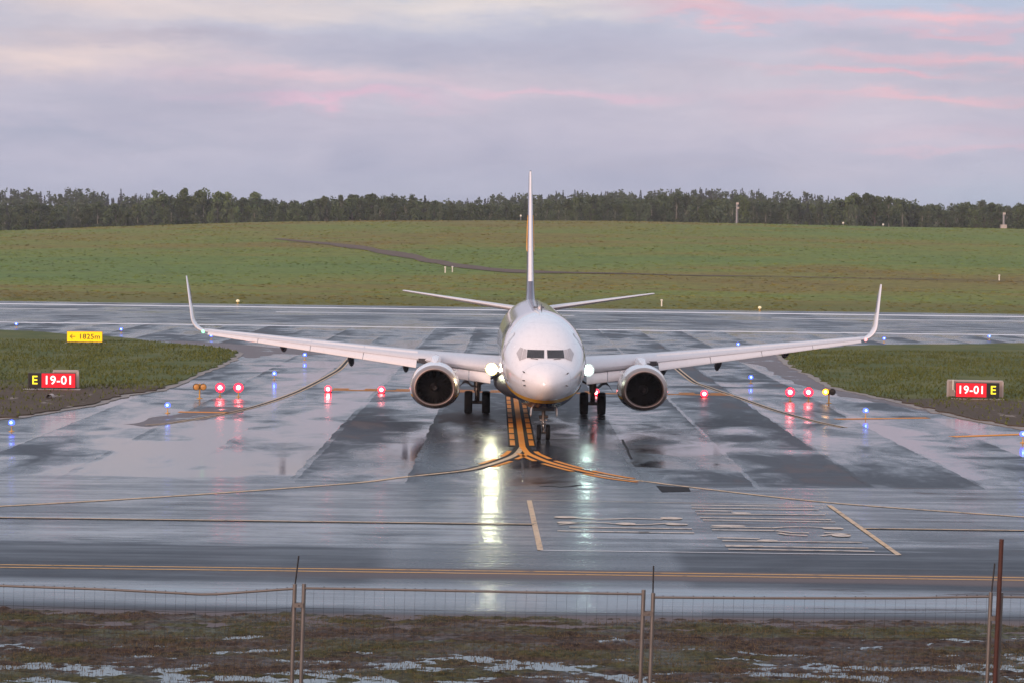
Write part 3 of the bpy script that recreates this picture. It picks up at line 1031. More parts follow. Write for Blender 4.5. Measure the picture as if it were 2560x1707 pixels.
mb = MB()
ss = [0.012, 0.03, 0.06, 0.1, 0.16, 0.24, 0.35, 0.5, 0.68, 0.9, 1.1, 1.35, 1.6, 1.75, 1.9, 2.1, 2.35, 2.6, 2.85, 3.2, 3.6, 4.0, 4.5, 5, 5.6, 6.2, 7, 8, 9] + rng(10, 24, 1.0) + rng(25, 38, 0.5)
N = 72
mb.loft([[fus_pt(s, 2 * math.pi * k / N) for k in range(N)] for s in ss], cap0=True, cap1=True)
mb.build('fuselage', M['fuselage'], plane, smooth=True, fixn=True, sharp=60)


def fus_side(s, z, side, off):
    w, zt, zb, zc = sec(s)
    h = (zt - zc) if z > zc else (zc - zb)
    q = max(-0.999, min(0.999, (z - zc) / h))
    x = w * math.sqrt(1 - q * q)
    nrm = Vector((x / (w * w), 0, (z - zc) / (h * h))).normalized()
    dw = (sec(s + 0.05)[0] - sec(s - 0.05)[0]) / 0.1
    nrm = (nrm + Vector((0, -dw, 0))).normalized()
    return Vector((side * x, s - 4.0, z)) + Vector((side * nrm.x, nrm.y, nrm.z)) * off


def fus_patch(name, s0, s1, z0, z1, side, off, mat, parent, n=8, rnd=0.0):
    mb = MB()
    vs = []
    for i in range(n + 1):
        for j in range(n + 1):
            u, v = i / n, j / n
            s = s0 + (s1 - s0) * u; z = z0 + (z1 - z0) * v
            if rnd:
                cu, cv = abs(u - .5) * 2, abs(v - .5) * 2
                k = 1 - rnd * (cu * cv) ** 2
                s = (s0 + s1) / 2 + (s - (s0 + s1) / 2) * k; z = (z0 + z1) / 2 + (z - (z0 + z1) / 2) * k
            vs.append(fus_side(s, z, side, off))
    fs = [(i * (n + 1) + j, (i + 1) * (n + 1) + j, (i + 1) * (n + 1) + j + 1, i * (n + 1) + j + 1) for i in range(n) for j in range(n)]
    mb.add(vs, fs)
    return mb.build(name, mat, parent, smooth=True)


for side in (-1, 1):
    fr = fus_patch('door', 4.55, 5.45, 2.72, 4.55, side, 0.004, M['door_seam'], plane, 8, 0.12)
    fus_patch('door_panel', 4.57, 5.43, 2.74, 4.53, side, 0.012, M['ac_white'], fr, 8, 0.12)
    fus_patch('door_window', 4.92, 5.10, 3.85, 4.05, side, 0.018, M['glass'], fr, 4, 0.25)
    for k in range(46):
        s = 6.6 + 0.508 * k
        fus_patch('window', s, s + 0.24, 3.62, 3.96, side, 0.008, M['glass'], plane, 3, 0.25)


# airline title on both flanks, wrapped onto the skin
for side in (-1, 1):
    tm_ = text_mesh('title_lettering', 'RYANAIR', 1.05, M['ac_navy'], plane, (0, 0, 0), 0.0, 1.08, 1.0, 0.015, (0, 0, 0))
    import bmesh
    bm = bmesh.new(); bm.from_mesh(tm_.data)
    bmesh.ops.subdivide_edges(bm, edges=[e for e in bm.edges if e.calc_length() > 0.25], cuts=2)
    for v in bm.verts:
        v.co = fus_side(10.0 + (-v.co.x if side < 0 else v.co.x), 4.42 + v.co.y * 0.92, side, 0.010)
    bm.to_mesh(tm_.data); bm.free()


def on_front(x, z):
    lo, hi = 0.02, 9.0
    for _ in range(40):
        s = (lo + hi) / 2
        w, zt, zb, zc = sec(s)
        h = (zt - zc) if z > zc else (zc - zb)
        if (x / w) ** 2 + ((z - zc) / h) ** 2 > 1: lo = s
        else: hi = s
    return (lo + hi) / 2


def front_norm(x, z, e=0.02):
    p = Vector((x, on_front(x, z), z)); a = Vector((x + e, on_front(x + e, z), z)); b = Vector((x, on_front(x, z + e), z + e))
    n = (a - p).cross(b - p)
    n.normalize()
    return n if n.y < 0 else -n


def pane(name, quad, off, mat, parent, n=8):
    """quad in front view (x,z): bl, br, tr, tl"""
    vs = []
    for i in range(n + 1):
        for j in range(n + 1):
            u, v = i / n, j / n
            x = (quad[0][0] * (1 - u) + quad[1][0] * u) * (1 - v) + (quad[3][0] * (1 - u) + quad[2][0] * u) * v
            z = (quad[0][1] * (1 - u) + quad[1][1] * u) * (1 - v) + (quad[3][1] * (1 - u) + quad[2][1] * u) * v
            p = Vector((x, on_front(x, z) - 4.0, z)) + front_norm(x, z) * off
            vs.append(p)
    fs = [(i * (n + 1) + j, (i + 1) * (n + 1) + j, (i + 1) * (n + 1) + j + 1, i * (n + 1) + j + 1) for i in range(n) for j in range(n)]
    mb = MB(); mb.add(vs, fs)
    return mb.build(name, mat, parent, smooth=True)


for s in (-1, 1):
    q1 = [(0.07 * s, 3.625), (0.79 * s, 3.625), (0.755 * s, 3.945), (0.06 * s, 3.945)]
    fr = pane('windshield_pane', [(0.045 * s, 3.605), (0.81 * s, 3.605), (0.775 * s, 3.965), (0.035 * s, 3.965)], 0.006, M['ac_slat'], plane)
    pane('glass', q1, 0.014, M['glass'], fr)
    pane('side_windshield_pane', [(0.825 * s, 3.61), (1.02 * s, 3.53), (0.90 * s, 3.97), (0.795 * s, 3.95)], 0.012, M['side_glass'], plane)
    pane('side_windshield_pane', [(1.045 * s, 3.515), (1.09 * s, 3.49), (1.205 * s, 3.77), (0.93 * s, 3.985)], 0.012, M['side_glass'], plane)
    pane('side_windshield_pane', [(1.205 * s, 3.765), (1.21 * s, 3.79), (1.05 * s, 4.02), (0.935 * s, 3.985)], 0.014, M['side_glass'], plane)
    # wipers
    wb = MB()
    pa = [Vector((x * s, on_front(x, z) - 4.03, z)) for x, z in ((0.33, 3.585), (0.40, 3.60), (0.62, 3.615))]
    wb.tube(pa, 0.012, 6)
    wb.build('wiper', M['dark'], plane)
for (x, z) in ((-0.90, 3.06), (-0.90, 2.74), (-0.86, 2.55), (0.87, 3.03), (0.83, 2.56)):
    p = Vector((x, on_front(abs(x), z) - 4.0, z)); nn = front_norm(x, z)
    pb = MB(); pb.tube([p - nn * 0.01, p + nn * 0.09, p + nn * 0.10 + Vector((0, -0.14, 0))], [0.03, 0.022, 0.012], 8)
    pb.build('pitot_probe', M['probe'], plane)
pb = MB(); pb.tube([fus_side(3.3, 2.62, -1, -0.01), fus_side(3.3, 2.62, -1, 0.05)], [0.06, 0.04], 10); pb.build('static_port', M['probe'], plane)
# roof antennas and beacon
for s_, h_, l_ in ((9.2, 0.32, 0.42), (17.5, 0.34, 0.45)):
    ab = MB()
    ab.loft([[(dx, s_ - 4 + dy * l_ + z * 0.5, 5.385 + z * h_) for dx, dy in ((0, 0), (0.025 * (1 - .5 * z), .4), (0, 1 - .35 * z), (-0.025 * (1 - .5 * z), .4))] for z in (0, 1)], cap1=True)
    ab.build('blade_antenna', M['fairing'], plane)
ab = MB(); ab.lathe([(0.10, 0), (0.10, 0.05), (0.07, 0.11), (0.01, 0.14)], 'Z', (0, 8.6, 5.39), 14); ab.build('beacon', M['side_glass'], plane, smooth=True)
ab = MB(); ab.box(-0.25, 0.25, 10.4, 10.7, 5.37, 5.43); ab.build('roof_hatch', M['fairing'], plane)

# belly fairing
bf = MB()
rings = []
for s, w, zt_, zb_ in ((10.2, 0.9, 2.0, 1.26), (11.5, 1.6, 2.45, 1.18), (12.8, 1.95, 2.7, 1.12), (15, 2.1, 2.75, 1.08), (19, 2.1, 2.6, 1.08), (21.5, 1.9, 2.4, 1.10), (23.5, 1.2, 1.9, 1.24)):
    zc_ = (zt_ + zb_) / 2
    ring = []
    for k in range(32):
        a = 2 * math.pi * k / 32
        ca, sa = math.cos(a), math.sin(a)
        e = 0.9
        ring.append((w * math.copysign(abs(sa) ** e, sa), s - 4, zc_ + (zt_ - zb_) / 2 * math.copysign(abs(ca) ** 0.8, ca)))
    rings.append(ring)
bf.loft(rings, cap0=True, cap1=True)
bf.build('belly_fairing', M['fairing'], plane, smooth=True, fixn=True)

# ---- wings ----
LE = [(0, 11.9), (1.88, 13.05), (4.83, 14.95), (17.0, 21.35)]
TE = [(0, 20.6), (5.9, 20.75), (17.0, 22.95)]


def wing_z(y): return 2.56 + 0.088 * (y - 2.2)


def naca(n=16, t=0.12, camber=0.015):
    pts = []
    xs = [0.5 * (1 - math.cos(math.pi * i / n)) for i in range(n + 1)]
    def th(x): return 5 * t * (0.2969 * math.sqrt(x) - 0.126 * x - 0.3516 * x * x + 0.2843 * x ** 3 - 0.1036 * x ** 4)
    def cb(x): return camber * 4 * x * (1 - x)
    for x in reversed(xs): pts.append((x, cb(x) + th(x)))
    for x in xs[1:-1]: pts.append((x, cb(x) - th(x)))
    return pts


def wing_sec(y, side, prof):
    le, te = lerp_tab(LE, y), lerp_tab(TE, y)
    c = te - le
    z0 = wing_z(y)
    inc = math.radians(1.5 - 2.5 * y / 17)
    out = []
    for (u, v) in prof:
        out.append((side * (y - v * c * 0.088), le - 4 + u * c, z0 + v * c - u * c * math.tan(inc)))
    return out


for side in (-1, 1):
    w = MB()
    rings = [wing_sec(y, side, naca(16, 0.135 - 0.035 * min(1, y / 9))) for y in (1.2, 1.88, 3, 4.0, 4.83, 5.9, 8, 10, 12, 14, 15.5, 16.6)]
    w.loft(rings, cap0=True, cap1=True)
    wing = w.build('wing', M['ac_grey'], plane, smooth=True, fixn=True, sharp=50)
    # blended winglet
    wl = MB(); rings = []
    path = [(16.6, wing_z(16.6), 0.0)]
    for k in range(1, 8):
        a = R(5 + (80 - 5) * k / 7)
        path.append((path[-1][0] + 0.155 * math.cos(a), path[-1][1] + 0.155 * math.sin(a), k / 7 * 0.45))
    b0 = path[-1]
    for k in range(1, 6):
        path.append((b0[0] + 0.52 * k / 5 * 1.0, b0[1] + 1.97 * k / 5, 0.45 + 2.0 * k / 5))
    for i, (yy, zz_, back) in enumerate(path):
        q = path[min(i + 1, len(path) - 1)]; p = path[max(i - 1, 0)]
        ty, tz = q[0] - p[0], q[1] - p[1]; L = math.hypot(ty, tz); ty /= L; tz /= L
        f = i / (len(path) - 1)
        c0 = 1.66 - 0.30 * min(1, i / 7) - 0.85 * max(0, (i - 7) / 5)
        le = lerp_tab(LE, 16.6) + 0.03 + back * 1.0
        rings.append([(side * (yy - v * c0 * tz), le - 4 + u * c0, zz_ + v * c0 * ty) for u, v in naca(12, 0.10, 0.0)])
    wl.loft(rings, cap0=True, cap1=True)
    wgl = wl.build('winglet', M['ac_white'], plane, smooth=True, fixn=True, sharp=50)
    # lettering running up the inner face of the winglet
    tx = text_mesh('winglet_lettering', 'RYANAIR.COM', 0.25, M['ac_navy'], wgl, (side * (b0[0] + 0.10), 0, 0), 0.004, 0.85)
    yy0 = lerp_tab(LE, 16.6) + 0.03 - 4
    d_up = Vector((side * 0.52, 2.0, 1.97)).normalized()
    inn = Vector((-side * 1.97, 0, 0.52)).normalized()
    xa = d_up; za = inn; ya_ = za.cross(xa).normalized(); xa = ya_.cross(za).normalized()
    mtx = Matrix((xa, ya_, za)).transposed().to_4x4()
    mtx.translation = Vector((side * (b0[0] + 0.26), yy0 + 0.45 + 1.0 + 0.50, b0[1] + 1.0)) + inn * 0.062
    tx.matrix_basis = mtx @ Matrix.Diagonal((0.92, 1, 1, 1))
    # slats: four drooped leading edge segments
    for (ya0, ya1) in ((5.75, 8.35), (8.38, 11.0), (11.03, 13.7), (13.73, 16.35)):
        sl = MB(); rings = []
        for k in range(7):
            y = ya0 + (ya1 - ya0) * k / 6
            le, te = lerp_tab(LE, y), lerp_tab(TE, y); c = te - le
            th = 0.125
            up = [(0.5 * (1 - math.cos(math.pi * i / 8)) * 0.17) for i in range(9)]
            def T(x): return 5 * th * (0.2969 * math.sqrt(x) - 0.126 * x - 0.3516 * x * x + 0.2843 * x ** 3)
            outer = [(x, T(x) + 0.05 * x) for x in reversed(up)] + [(x, -T(x) * 0.95) for x in up[1:6]]
            inner = [(0.075, -0.040), (0.06, 0.0), (0.09, 0.035), (0.13, 0.052)]
            an = R(24); ca, sa = math.cos(an), math.sin(an)
            ring = []
            for (u, v) in outer + inner:
                u2, v2 = (u - 0.16) * ca + v * sa + 0.16, -(0.16 - u) * sa + v * ca
                u2 -= 0.075; v2 += -0.012
                ring.append((side * (y - v2 * c * 0.088), le - 4 + u2 * c * 1.0, wing_z(y) + v2 * c + 0.01 * c))
            rings.append(ring)
        sl.loft(rings, cap0=True, cap1=True)
        sl.build('slat', M['ac_slat'], plane, smooth=True, fixn=True, sharp=45)
    # inboard leading edge flaps hanging below the wing
    for (ya0, ya1) in ((2.25, 3.25), (3.28, 4.28)):
        kf = MB(); rings = []
        for k in range(5):
            y = ya0 + (ya1 - ya0) * k / 4
            le = lerp_tab(LE, y); z0 = wing_z(y) - 0.16
            prof = [(0.30, -0.08), (0.14, -0.06), (-0.02, -0.22), (-0.10, -0.42), (-0.09, -0.52), (-0.02, -0.55), (0.03, -0.50), (0.05, -0.38), (0.12, -0.22), (0.26, -0.14)]
            rings.append([(side * y, le - 4 + u, z0 + v) for u, v in prof])
        kf.loft(rings, cap0=True, cap1=True)
        kf.build('leading_edge_flap', M['ac_white'], plane, smooth=True, fixn=True, sharp=50)
    # trailing flaps, drooped a little
    for (ya0, ya1) in ((2.1, 5.6), (6.0, 11.6)):
        tf = MB(); rings = []
        for k in range(5):
            y = ya0 + (ya1 - ya0) * k / 4
            te = lerp_tab(TE, y); c = te - lerp_tab(LE, y); fc = 0.20 * c
            z0 = wing_z(y) - 0.012 * c
            an = R(14)
            ring = []
            for u, v in naca(8, 0.12, 0.0):
                ring.append((side * y, te - 4 - 0.06 * c + u * fc * math.cos(an) + v * fc * math.sin(an), z0 - 0.05 + v * fc - u * fc * math.sin(an)))
            rings.append(ring)
        tf.loft(rings, cap0=True, cap1=True)
        tf.build('flap', M['ac_grey'], plane, smooth=True, fixn=True, sharp=50)
    # flap track fairings
    for (y, ln) in ((6.45, 3.0), (9.2, 2.8), (12.6, 2.2)):
        ff = MB(); te = lerp_tab(TE, y); rings = []
        dz_ = 0.74 if y < 12 else 0.25
        for f, r in ((0, .02), (.06, .09), (.18, .15), (.4, .17), (.65, .15), (.85, .09), (1, .02)):
            rings.append([(side * y + r * 0.95 * math.cos(a), te - 4 - 1.7 + f * ln, wing_z(y) - 0.22 - dz_ * min(1, f * 1.6) * 0.75 + r * 1.7 * math.sin(a)) for a in [2 * math.pi * k / 12 for k in range(12)]])
        ff.loft(rings, cap0=True, cap1=True)
        ff.build('flap_track_fairing', M['fairing'], plane, smooth=True, fixn=True)
    # navigation lamp at the tip
    nb = MB(); y = 16.62
    nb.lathe([(0.005, -0.10), (0.06, -0.07), (0.085, 0.0), (0.07, 0.08), (0.02, 0.12)], 'Y', (side * y, lerp_tab(LE, y) - 4 + 0.02, wing_z(y) - 0.02), 12)
    nb.build('navigation_light', M['nav_green'] if side < 0 else M['nav_red'], plane, smooth=True)
    # landing lamp in the wing root
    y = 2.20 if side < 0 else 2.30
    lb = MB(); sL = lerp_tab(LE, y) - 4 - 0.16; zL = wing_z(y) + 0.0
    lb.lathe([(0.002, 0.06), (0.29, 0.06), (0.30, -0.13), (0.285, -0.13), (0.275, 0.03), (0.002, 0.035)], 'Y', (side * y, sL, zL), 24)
    hs = lb.build('landing_light', M['halo_bowl'] if side < 0 else M['halo_bowl_cool'], plane, smooth=True)  # hood glows by itself to give the lens a soft halo
    lb = MB(); rr = 0.235 if side < 0 else 0.20
    lb.lathe([(0.002, -0.055), (rr * 0.5, -0.045), (rr * 0.85, -0.02), (rr, 0.02)], 'Y', (side * y, sL, zL), 20)
    lb.build('lens', M['landing'] if side < 0 else M['landing2'], hs, smooth=True)
    lb = MB(); lb.lathe([(0.002, -0.03), (0.05, -0.02), (0.075, 0.03)], 'Y', (side * 1.80, sL - 0.55, 2.53), 14)
    if side < 0: lb.build('fuselage_glint', M['flank_glint'], plane, smooth=True)  # added glowing disc in place of the landing lamp's reflection in the fuselage

    # ---- engine ----
    EY, EZ, ES = 4.83, 1.74, 11.15
    def nac(r, sec_s, flat):
        ring = []
        for k in range(48):
            a = 2 * math.pi * k / 48
            x_, z_ = r * math.sin(a), r * math.cos(a)
            if z_ < 0:
                z_ *= 1 - 0.14 * flat
                x_ *= 1 + 0.035 * flat * abs(math.sin(a)) * (-math.cos(a)) * 2
            else:
                z_ *= 1 - 0.02 * flat
            ring.append((side * EY + x_, ES + sec_s - 4, EZ + z_))
        return ring
    nb = MB()
    nb.loft([nac(r, s, f) for s, r, f in ((0.36, 1.062, 1), (0.55, 1.10, 1), (0.9, 1.145, .95), (1.4, 1.17, .85), (2.0, 1.16, .7), (2.7, 1.10, .5), (3.3, 1.0, .3), (3.75, 0.90, .2))])
    nac_o = nb.build('engine_nacelle', M['nacelle'], plane, smooth=True, fixn=True)
    lp = MB()
    lp.loft([nac(r, s, 1) for s, r in ((0.365, 1.064), (0.225, 1.02), (0.14, 0.995), (0.06, 0.96), (0.015, 0.925), (0.0, 0.895), (0.015, 0.868), (0.05, 0.848), (0.12, 0.828), (0.2, 0.82))])
    lp.build('inlet_lip', M['lip'], nac_o, smooth=True, fixn=True)
    ib = MB()
    ib.loft([nac(r, s, f) for s, r, f in ((0.2, 0.82, 1), (0.4, 0.80, .8), (0.7, 0.79, .3), (0.95, 0.79, 0), (1.3, 0.79, 0))])
    ib.build('inlet_barrel', M['barrel'], nac_o, smooth=True)
    fb = MB()
    for k in range(24):
        a0 = 2 * math.pi * k / 24
        vs = []
        for r in (0.22, 0.45, 0.65, 0.785):
            tw_ = R(25 + 35 * r / 0.8); ch = 0.11 + 0.05 * r
            for e in (-1, 1):
                da = e * ch * math.cos(tw_) / r * 0.8; ds = e * ch * math.sin(tw_) * 0.7
                vs.append((side * EY + r * math.sin(a0 + da), ES - 4 + 0.92 + ds, EZ + r * math.cos(a0 + da)))
        fb.add(vs, [(0, 1, 3, 2), (2, 3, 5, 4), (4, 5, 7, 6)])
    fb.add([(side * EY + 0.79 * math.sin(2 * math.pi * k / 32), ES - 4 + 1.15, EZ + 0.79 * math.cos(2 * math.pi * k / 32)) for k in range(32)], [tuple(range(32))])
    fb.build('fan', M['fan'], nac_o)
    sp = MB(); sp.lathe([(0.003, 0.48), (0.05, 0.52), (0.14, 0.66), (0.22, 0.84), (0.235, 0.95)], 'Y', (side * EY, ES - 4, EZ), 24)
    sp.build('spinner', M['barrel'], nac_o, smooth=True)
    sw = MB()
    sw.tube([(side * EY + 0.075 * math.sin(t_), ES - 4 + 0.545 - 0.008, EZ + 0.075 * math.cos(t_)) for t_ in [k * 0.35 for k in range(13)]], 0.014, 6)
    sw.build('spinner_mark', M['spin'], nac_o)
    ex = MB(); ex.lathe([(0.66, 2.9), (0.58, 3.9), (0.45, 4.5), (0.40, 4.5), (0.30, 4.6), (0.03, 5.2)], 'Y', (side * EY, ES - 4, EZ), 24)
    ex.build('exhaust_cone', M['strut'], nac_o, smooth=True)
    # strakes and pylon
    for sd in (-1, 1):
        a = R(52) * sd
        stk = MB()
        base = [(side * EY + 1.1 * math.sin(a), ES - 4 + s, EZ + 1.08 * math.cos(a)) for s in (0.9, 1.9)]
        tip = [(side * EY + 1.32 * math.sin(a), ES - 4 + s, EZ + 1.29 * math.cos(a)) for s in (1.45, 1.9)]
        w_ = 0.025
        stk.add([(p[0] + d, p[1], p[2] + d * -math.tan(a)) for d in (-w_, w_) for p in (base[0], base[1], tip[1], tip[0])],
                [(0, 1, 2, 3), (7, 6, 5, 4), (0, 3, 7, 4), (3, 2, 6, 7), (2, 1, 5, 6)])
        if sd * side < 0: stk.build('nacelle_strake', M['ac_white'], nac_o)
    py_ = MB()
    rings = []
    for s, zlo, zhi, hw in ((12.1, 2.80, 2.86, 0.03), (12.6, 2.72, 3.00, 0.17), (13.4, 2.6, 3.12, 0.24), (14.6, 2.5, 3.16, 0.26), (15.6, 2.4, 3.0, 0.26), (17.5, 2.1, 2.6, 0.2)):
        rings.append([(side * EY + hw * dx, s - 4, zlo + (zhi - zlo) * fz) for dx, fz in ((-1, 0), (-1, .6), (-.7, .9), (0, 1), (.7, .9), (1, .6), (1, 0))])
    py_.loft(rings, cap0=True, cap1=True)
    py_.build('pylon', M['ac_white'], plane, smooth=True, fixn=True)
    # dark gap between pylon and slat
    gp = MB(); ygap = 5.42
    gp.box(side * ygap - 0.26, side * ygap + 0.26, lerp_tab(LE, ygap) - 4 - 0.02, lerp_tab(LE, ygap) - 4 + 0.5, wing_z(ygap) - 0.16, wing_z(ygap) + 0.06)
    gp.build('slat_gap', M['fairing'], plane)

    # ---- main gear ----
    def tyre(cx_, cy_, r, wd, parent, name='wheel'):
        e = empty(name, (0, 0, 0), 0, parent)
        return e
    MX, MY = side * 2.86, 15.6
    g = MB()
    g.tube([(MX, MY, 0.60), (MX, MY, 1.15)], 0.12, 14)
    g.tube([(MX, MY, 1.10), (MX, MY + 0.05, 2.5)], 0.18, 14)
    g.tube([(MX - 0.36, MY, 0.565), (MX + 0.36, MY, 0.565)], 0.085, 12)
    g.tube([(MX, MY - 0.12, 1.2), (MX, MY - 0.34, 0.90), (MX, MY - 0.08, 0.62)], 0.045, 8)
    g.tube([(MX, MY - 0.10, 0.75), (MX - 0.12, MY - 0.14, 0.70), (MX + 0.12, MY - 0.14, 0.52)], 0.035, 6)
    g.tube([(MX, MY, 1.38), (side * 2.05, MY - 0.05, 1.82)], 0.05, 8)
    g.tube([(MX, MY - 0.13, 2.4), (MX + 0.05, MY - 0.16, 1.3), (MX + 0.07, MY - 0.12, 0.8)], 0.018, 6)
    gear = g.build('main_gear', M['strut'], plane, smooth=True)
    for e in (-1, 1):
        wx = MX + e * 0.435
        tb = MB()
        tb.lathe([(0.30, -0.16), (0.44, -0.20), (0.52, -0.195), (0.552, -0.14), (0.565, -0.06), (0.565, 0.06), (0.552, 0.14), (0.52, 0.195), (0.44, 0.20), (0.30, 0.16)], 'X', (wx, MY, 0.565), 36)
        wh = tb.build('wheel', M['rubber'], gear, smooth=True)
        hb = MB(); hb.lathe([(0.01, -0.10), (0.14, -0.13), (0.30, -0.15), (0.30, 0.15), (0.14, 0.13), (0.01, 0.10)], 'X', (wx, MY, 0.565), 20)
        hb.build('hub', M['hub'], gear, smooth=True)
    dr = MB()
    pl = [(0.12, 1.36), (0.26, 1.37), (0.36, 1.44), (0.46, 1.56), (0.60, 1.60), (0.72, 1.54), (0.80, 1.44), (0.97, 1.20)]
    tk = [0.03, 0.035, 0.05, 0.07, 0.07, 0.05, 0.02, 0.012]
    ring0 = [(x_, z_ + t_) for (x_, z_), t_ in zip(pl, tk)] + [(x_, z_ - t_) for (x_, z_), t_ in zip(reversed(pl), reversed(tk))]
    dr.loft([[(MX + side * x_, MY - 0.35 + dy, z_) for x_, z_ in ring0] for dy in (0, 0.8)], cap0=True, cap1=True)
    dr.build('gear_door', M['fairing'], gear, fixn=True)

# text on fin flanks omitted by distance; fin with golden emblem
FLE = [(4.9, 30.3), (5.4, 31.6), (6.2, 32.5), (12.55, 36.75)]
FTE = [(4.9, 37.2), (12.55, 38.75)]
fn = MB(); rings = []
prof = naca(14, 0.10, 0.0)
for z in (4.95, 5.35, 5.8, 6.4, 7.2, 8.2, 9.4, 10.6, 11.8, 12.4, 12.55):
    le, te = lerp_tab(FLE, z), lerp_tab(FTE, z); c = te - le
    t_ = 0.92 if z < 12.5 else 0.55
    rings.append([(v * c * t_, le - 4 + u * c, z) for u, v in prof])
fn.loft(rings, cap0=True, cap1=True)
mfin, tf_, bf_, ocf, cf_ = paint('fin_reflection_grey', NAVY, 0.2, 0.6)
fx_, fy_, fz_ = tf_.xyz(ocf)
grey = tf_.math('LESS_THAN', fz_, 5.0)
tf_.put(bf_.inputs['Base Color'], tf_.mix(grey, (0.10, 0.095, 0.135), (0.5, 0.5, 0.55)))  # navy fin greyed to lilac, its reflections put into the base colour
fin = fn.build('fin', mfin, plane, smooth=True, fixn=True, sharp=50)
le_ = MB(); rings = []
for z in (6.35, 6.5, 7.2, 8.2, 9.4, 10.6, 11.8, 12.5):
    le, te = lerp_tab(FLE, z), lerp_tab(FTE, z); c = te - le
    k = 0.052
    us = [k, k * .55, k * .25, k * .08, 0, k * .08, k * .25, k * .55, k]
    def TT(x): return 5 * 0.092 * (0.2969 * math.sqrt(x) - 0.126 * x - 0.3516 * x * x)
    rings.append([((-1 if i < 4 else 1) * (TT(u) * c + 0.006) if i != 4 else 0, le - 4 + u * c - 0.012, z) for i, u in enumerate(us)])
le_.loft(rings, closed=False)
le_.build('fin_leading_edge', M['ac_white'], fin, smooth=True)
for side in (-1, 1):
    hb = MB()
    def fside(u, z, off=0.012):
        le, te = lerp_tab(FLE, z), lerp_tab(FTE, z); c = te - le
        th = 5 * 0.092 * (0.2969 * math.sqrt(u) - 0.126 * u - 0.3516 * u * u + 0.2843 * u ** 3 - 0.1036 * u ** 4) * c
        return Vector((side * (th + off), le - 4 + u * c, z))
    # an abstract curved, strung shape
    out = [fside(0.16 + 0.10 * math.sin(t_), 8.0 + 2.0 * t_ / 3.0) for t_ in [k * 0.25 for k in range(13)]]
    hb.tube(out, 0.02, 6)
    for k in range(5):
        hb.tube([fside(0.24 + 0.06 * k, 8.2 + 0.05 * k), fside(0.26 + 0.05 * k, 9.7 - 0.2 * k)], 0.025, 5)
    hb.tube([fside(0.16, 8.0), fside(0.35, 8.1), fside(0.52, 8.5)], 0.03, 6)
    hb.build('fin_emblem', M['ac_gold'], fin)
# tailplane
for side in (-1, 1):
    tb = MB(); rings = []
    for y in (0.3, 0.8, 1.5, 3, 5, 6.6, 7.1, 7.2):
        le = 33.1 + 0.62 * y; te = 37.3 + 0.19 * y; c = te - le
        z0 = 4.68 + 0.135 * y
        t_ = 0.85 if y < 7.15 else 0.5
        rings.append([(side * y, le - 4 + u * c, z0 + v * c * t_) for u, v in naca(12, 0.10, -0.005)])
    tb.loft(rings, cap0=True, cap1=True)
    tb.build('tailplane', M['ac_slat'], plane, smooth=True, fixn=True, sharp=50)

# ---- nose gear ----
g = MB()
g.tube([(0, 0, 0.36), (0, 0, 0.72)], 0.055, 12, mi=1)
g.tube([(0, 0, 0.68), (0, 0.08, 1.62)], 0.085, 12)
g.tube([(-0.26, 0, 0.345), (0.26, 0, 0.345)], 0.05, 10)
g.tube([(0, 0.05, 0.8), (0, 0.30, 0.6), (0, 0.06, 0.4)], 0.035, 8)
g.tube([(-0.20, 0.02, 1.02), (0.20, 0.02, 1.02)], 0.07, 10)
g.tube([(-0.16, 0.02, 0.88), (0.16, 0.02, 0.88)], 0.05, 10, mi=1)
g.tube([(0, 0.02, 1.05), (0, 0.95, 1.5)], 0.05, 8)
g.tube([(-0.10, -0.09, 0.74), (0.10, -0.09, 0.74)], 0.045, 8, mi=1)
g.tube([(0, -0.07, 0.84), (0, -0.05, 0.46)], 0.03, 8, mi=1)
ng = g.build('nose_gear', [M['strut'], M['chrome']], plane, smooth=True)
for e in (-1, 1):
    tb = MB()
    tb.lathe([(0.19, -0.075), (0.28, -0.095), (0.325, -0.085), (0.345, -0.04), (0.345, 0.04), (0.325, 0.085), (0.28, 0.095), (0.19, 0.075)], 'X', (e * 0.195, 0, 0.345), 30)
    tb.build('wheel', M['rubber'], ng, smooth=True)
    tb = MB(); tb.lathe([(0.01, -0.05), (0.19, -0.075), (0.19, 0.075), (0.01, 0.05)], 'X', (e * 0.195, 0, 0.345), 18)
    tb.build('hub', M['hub'], ng, smooth=True)
    d = MB()
    prof = [(0.50, 1.50), (0.56, 1.30), (0.57, 1.05), (0.545, 1.05), (0.53, 1.28), (0.47, 1.50)]
    d.loft([[(e * x_, y_, z_ + (0.10 if y_ < -0.3 else 0)) for x_, z_ in prof] for y_ in (-0.75, -0.3, 0.5, 0.9)], cap0=True, cap1=True)
    d.build('nose_gear_door', M['ac_white'], ng, fixn=True)
wb = MB(); wb.box(-0.44, 0.44, -0.9, 1.1, 1.33, 1.62); wb.build('wheel_well', M['dark'], plane)

# ------------------------------------------------------------------ airfield lights
def copy_tree(o, parent=None):
    c = o.copy(); COL.objects.link(c)
    if parent: c.parent = parent
    for ch in list(o.children): copy_tree(ch, c)
    return c


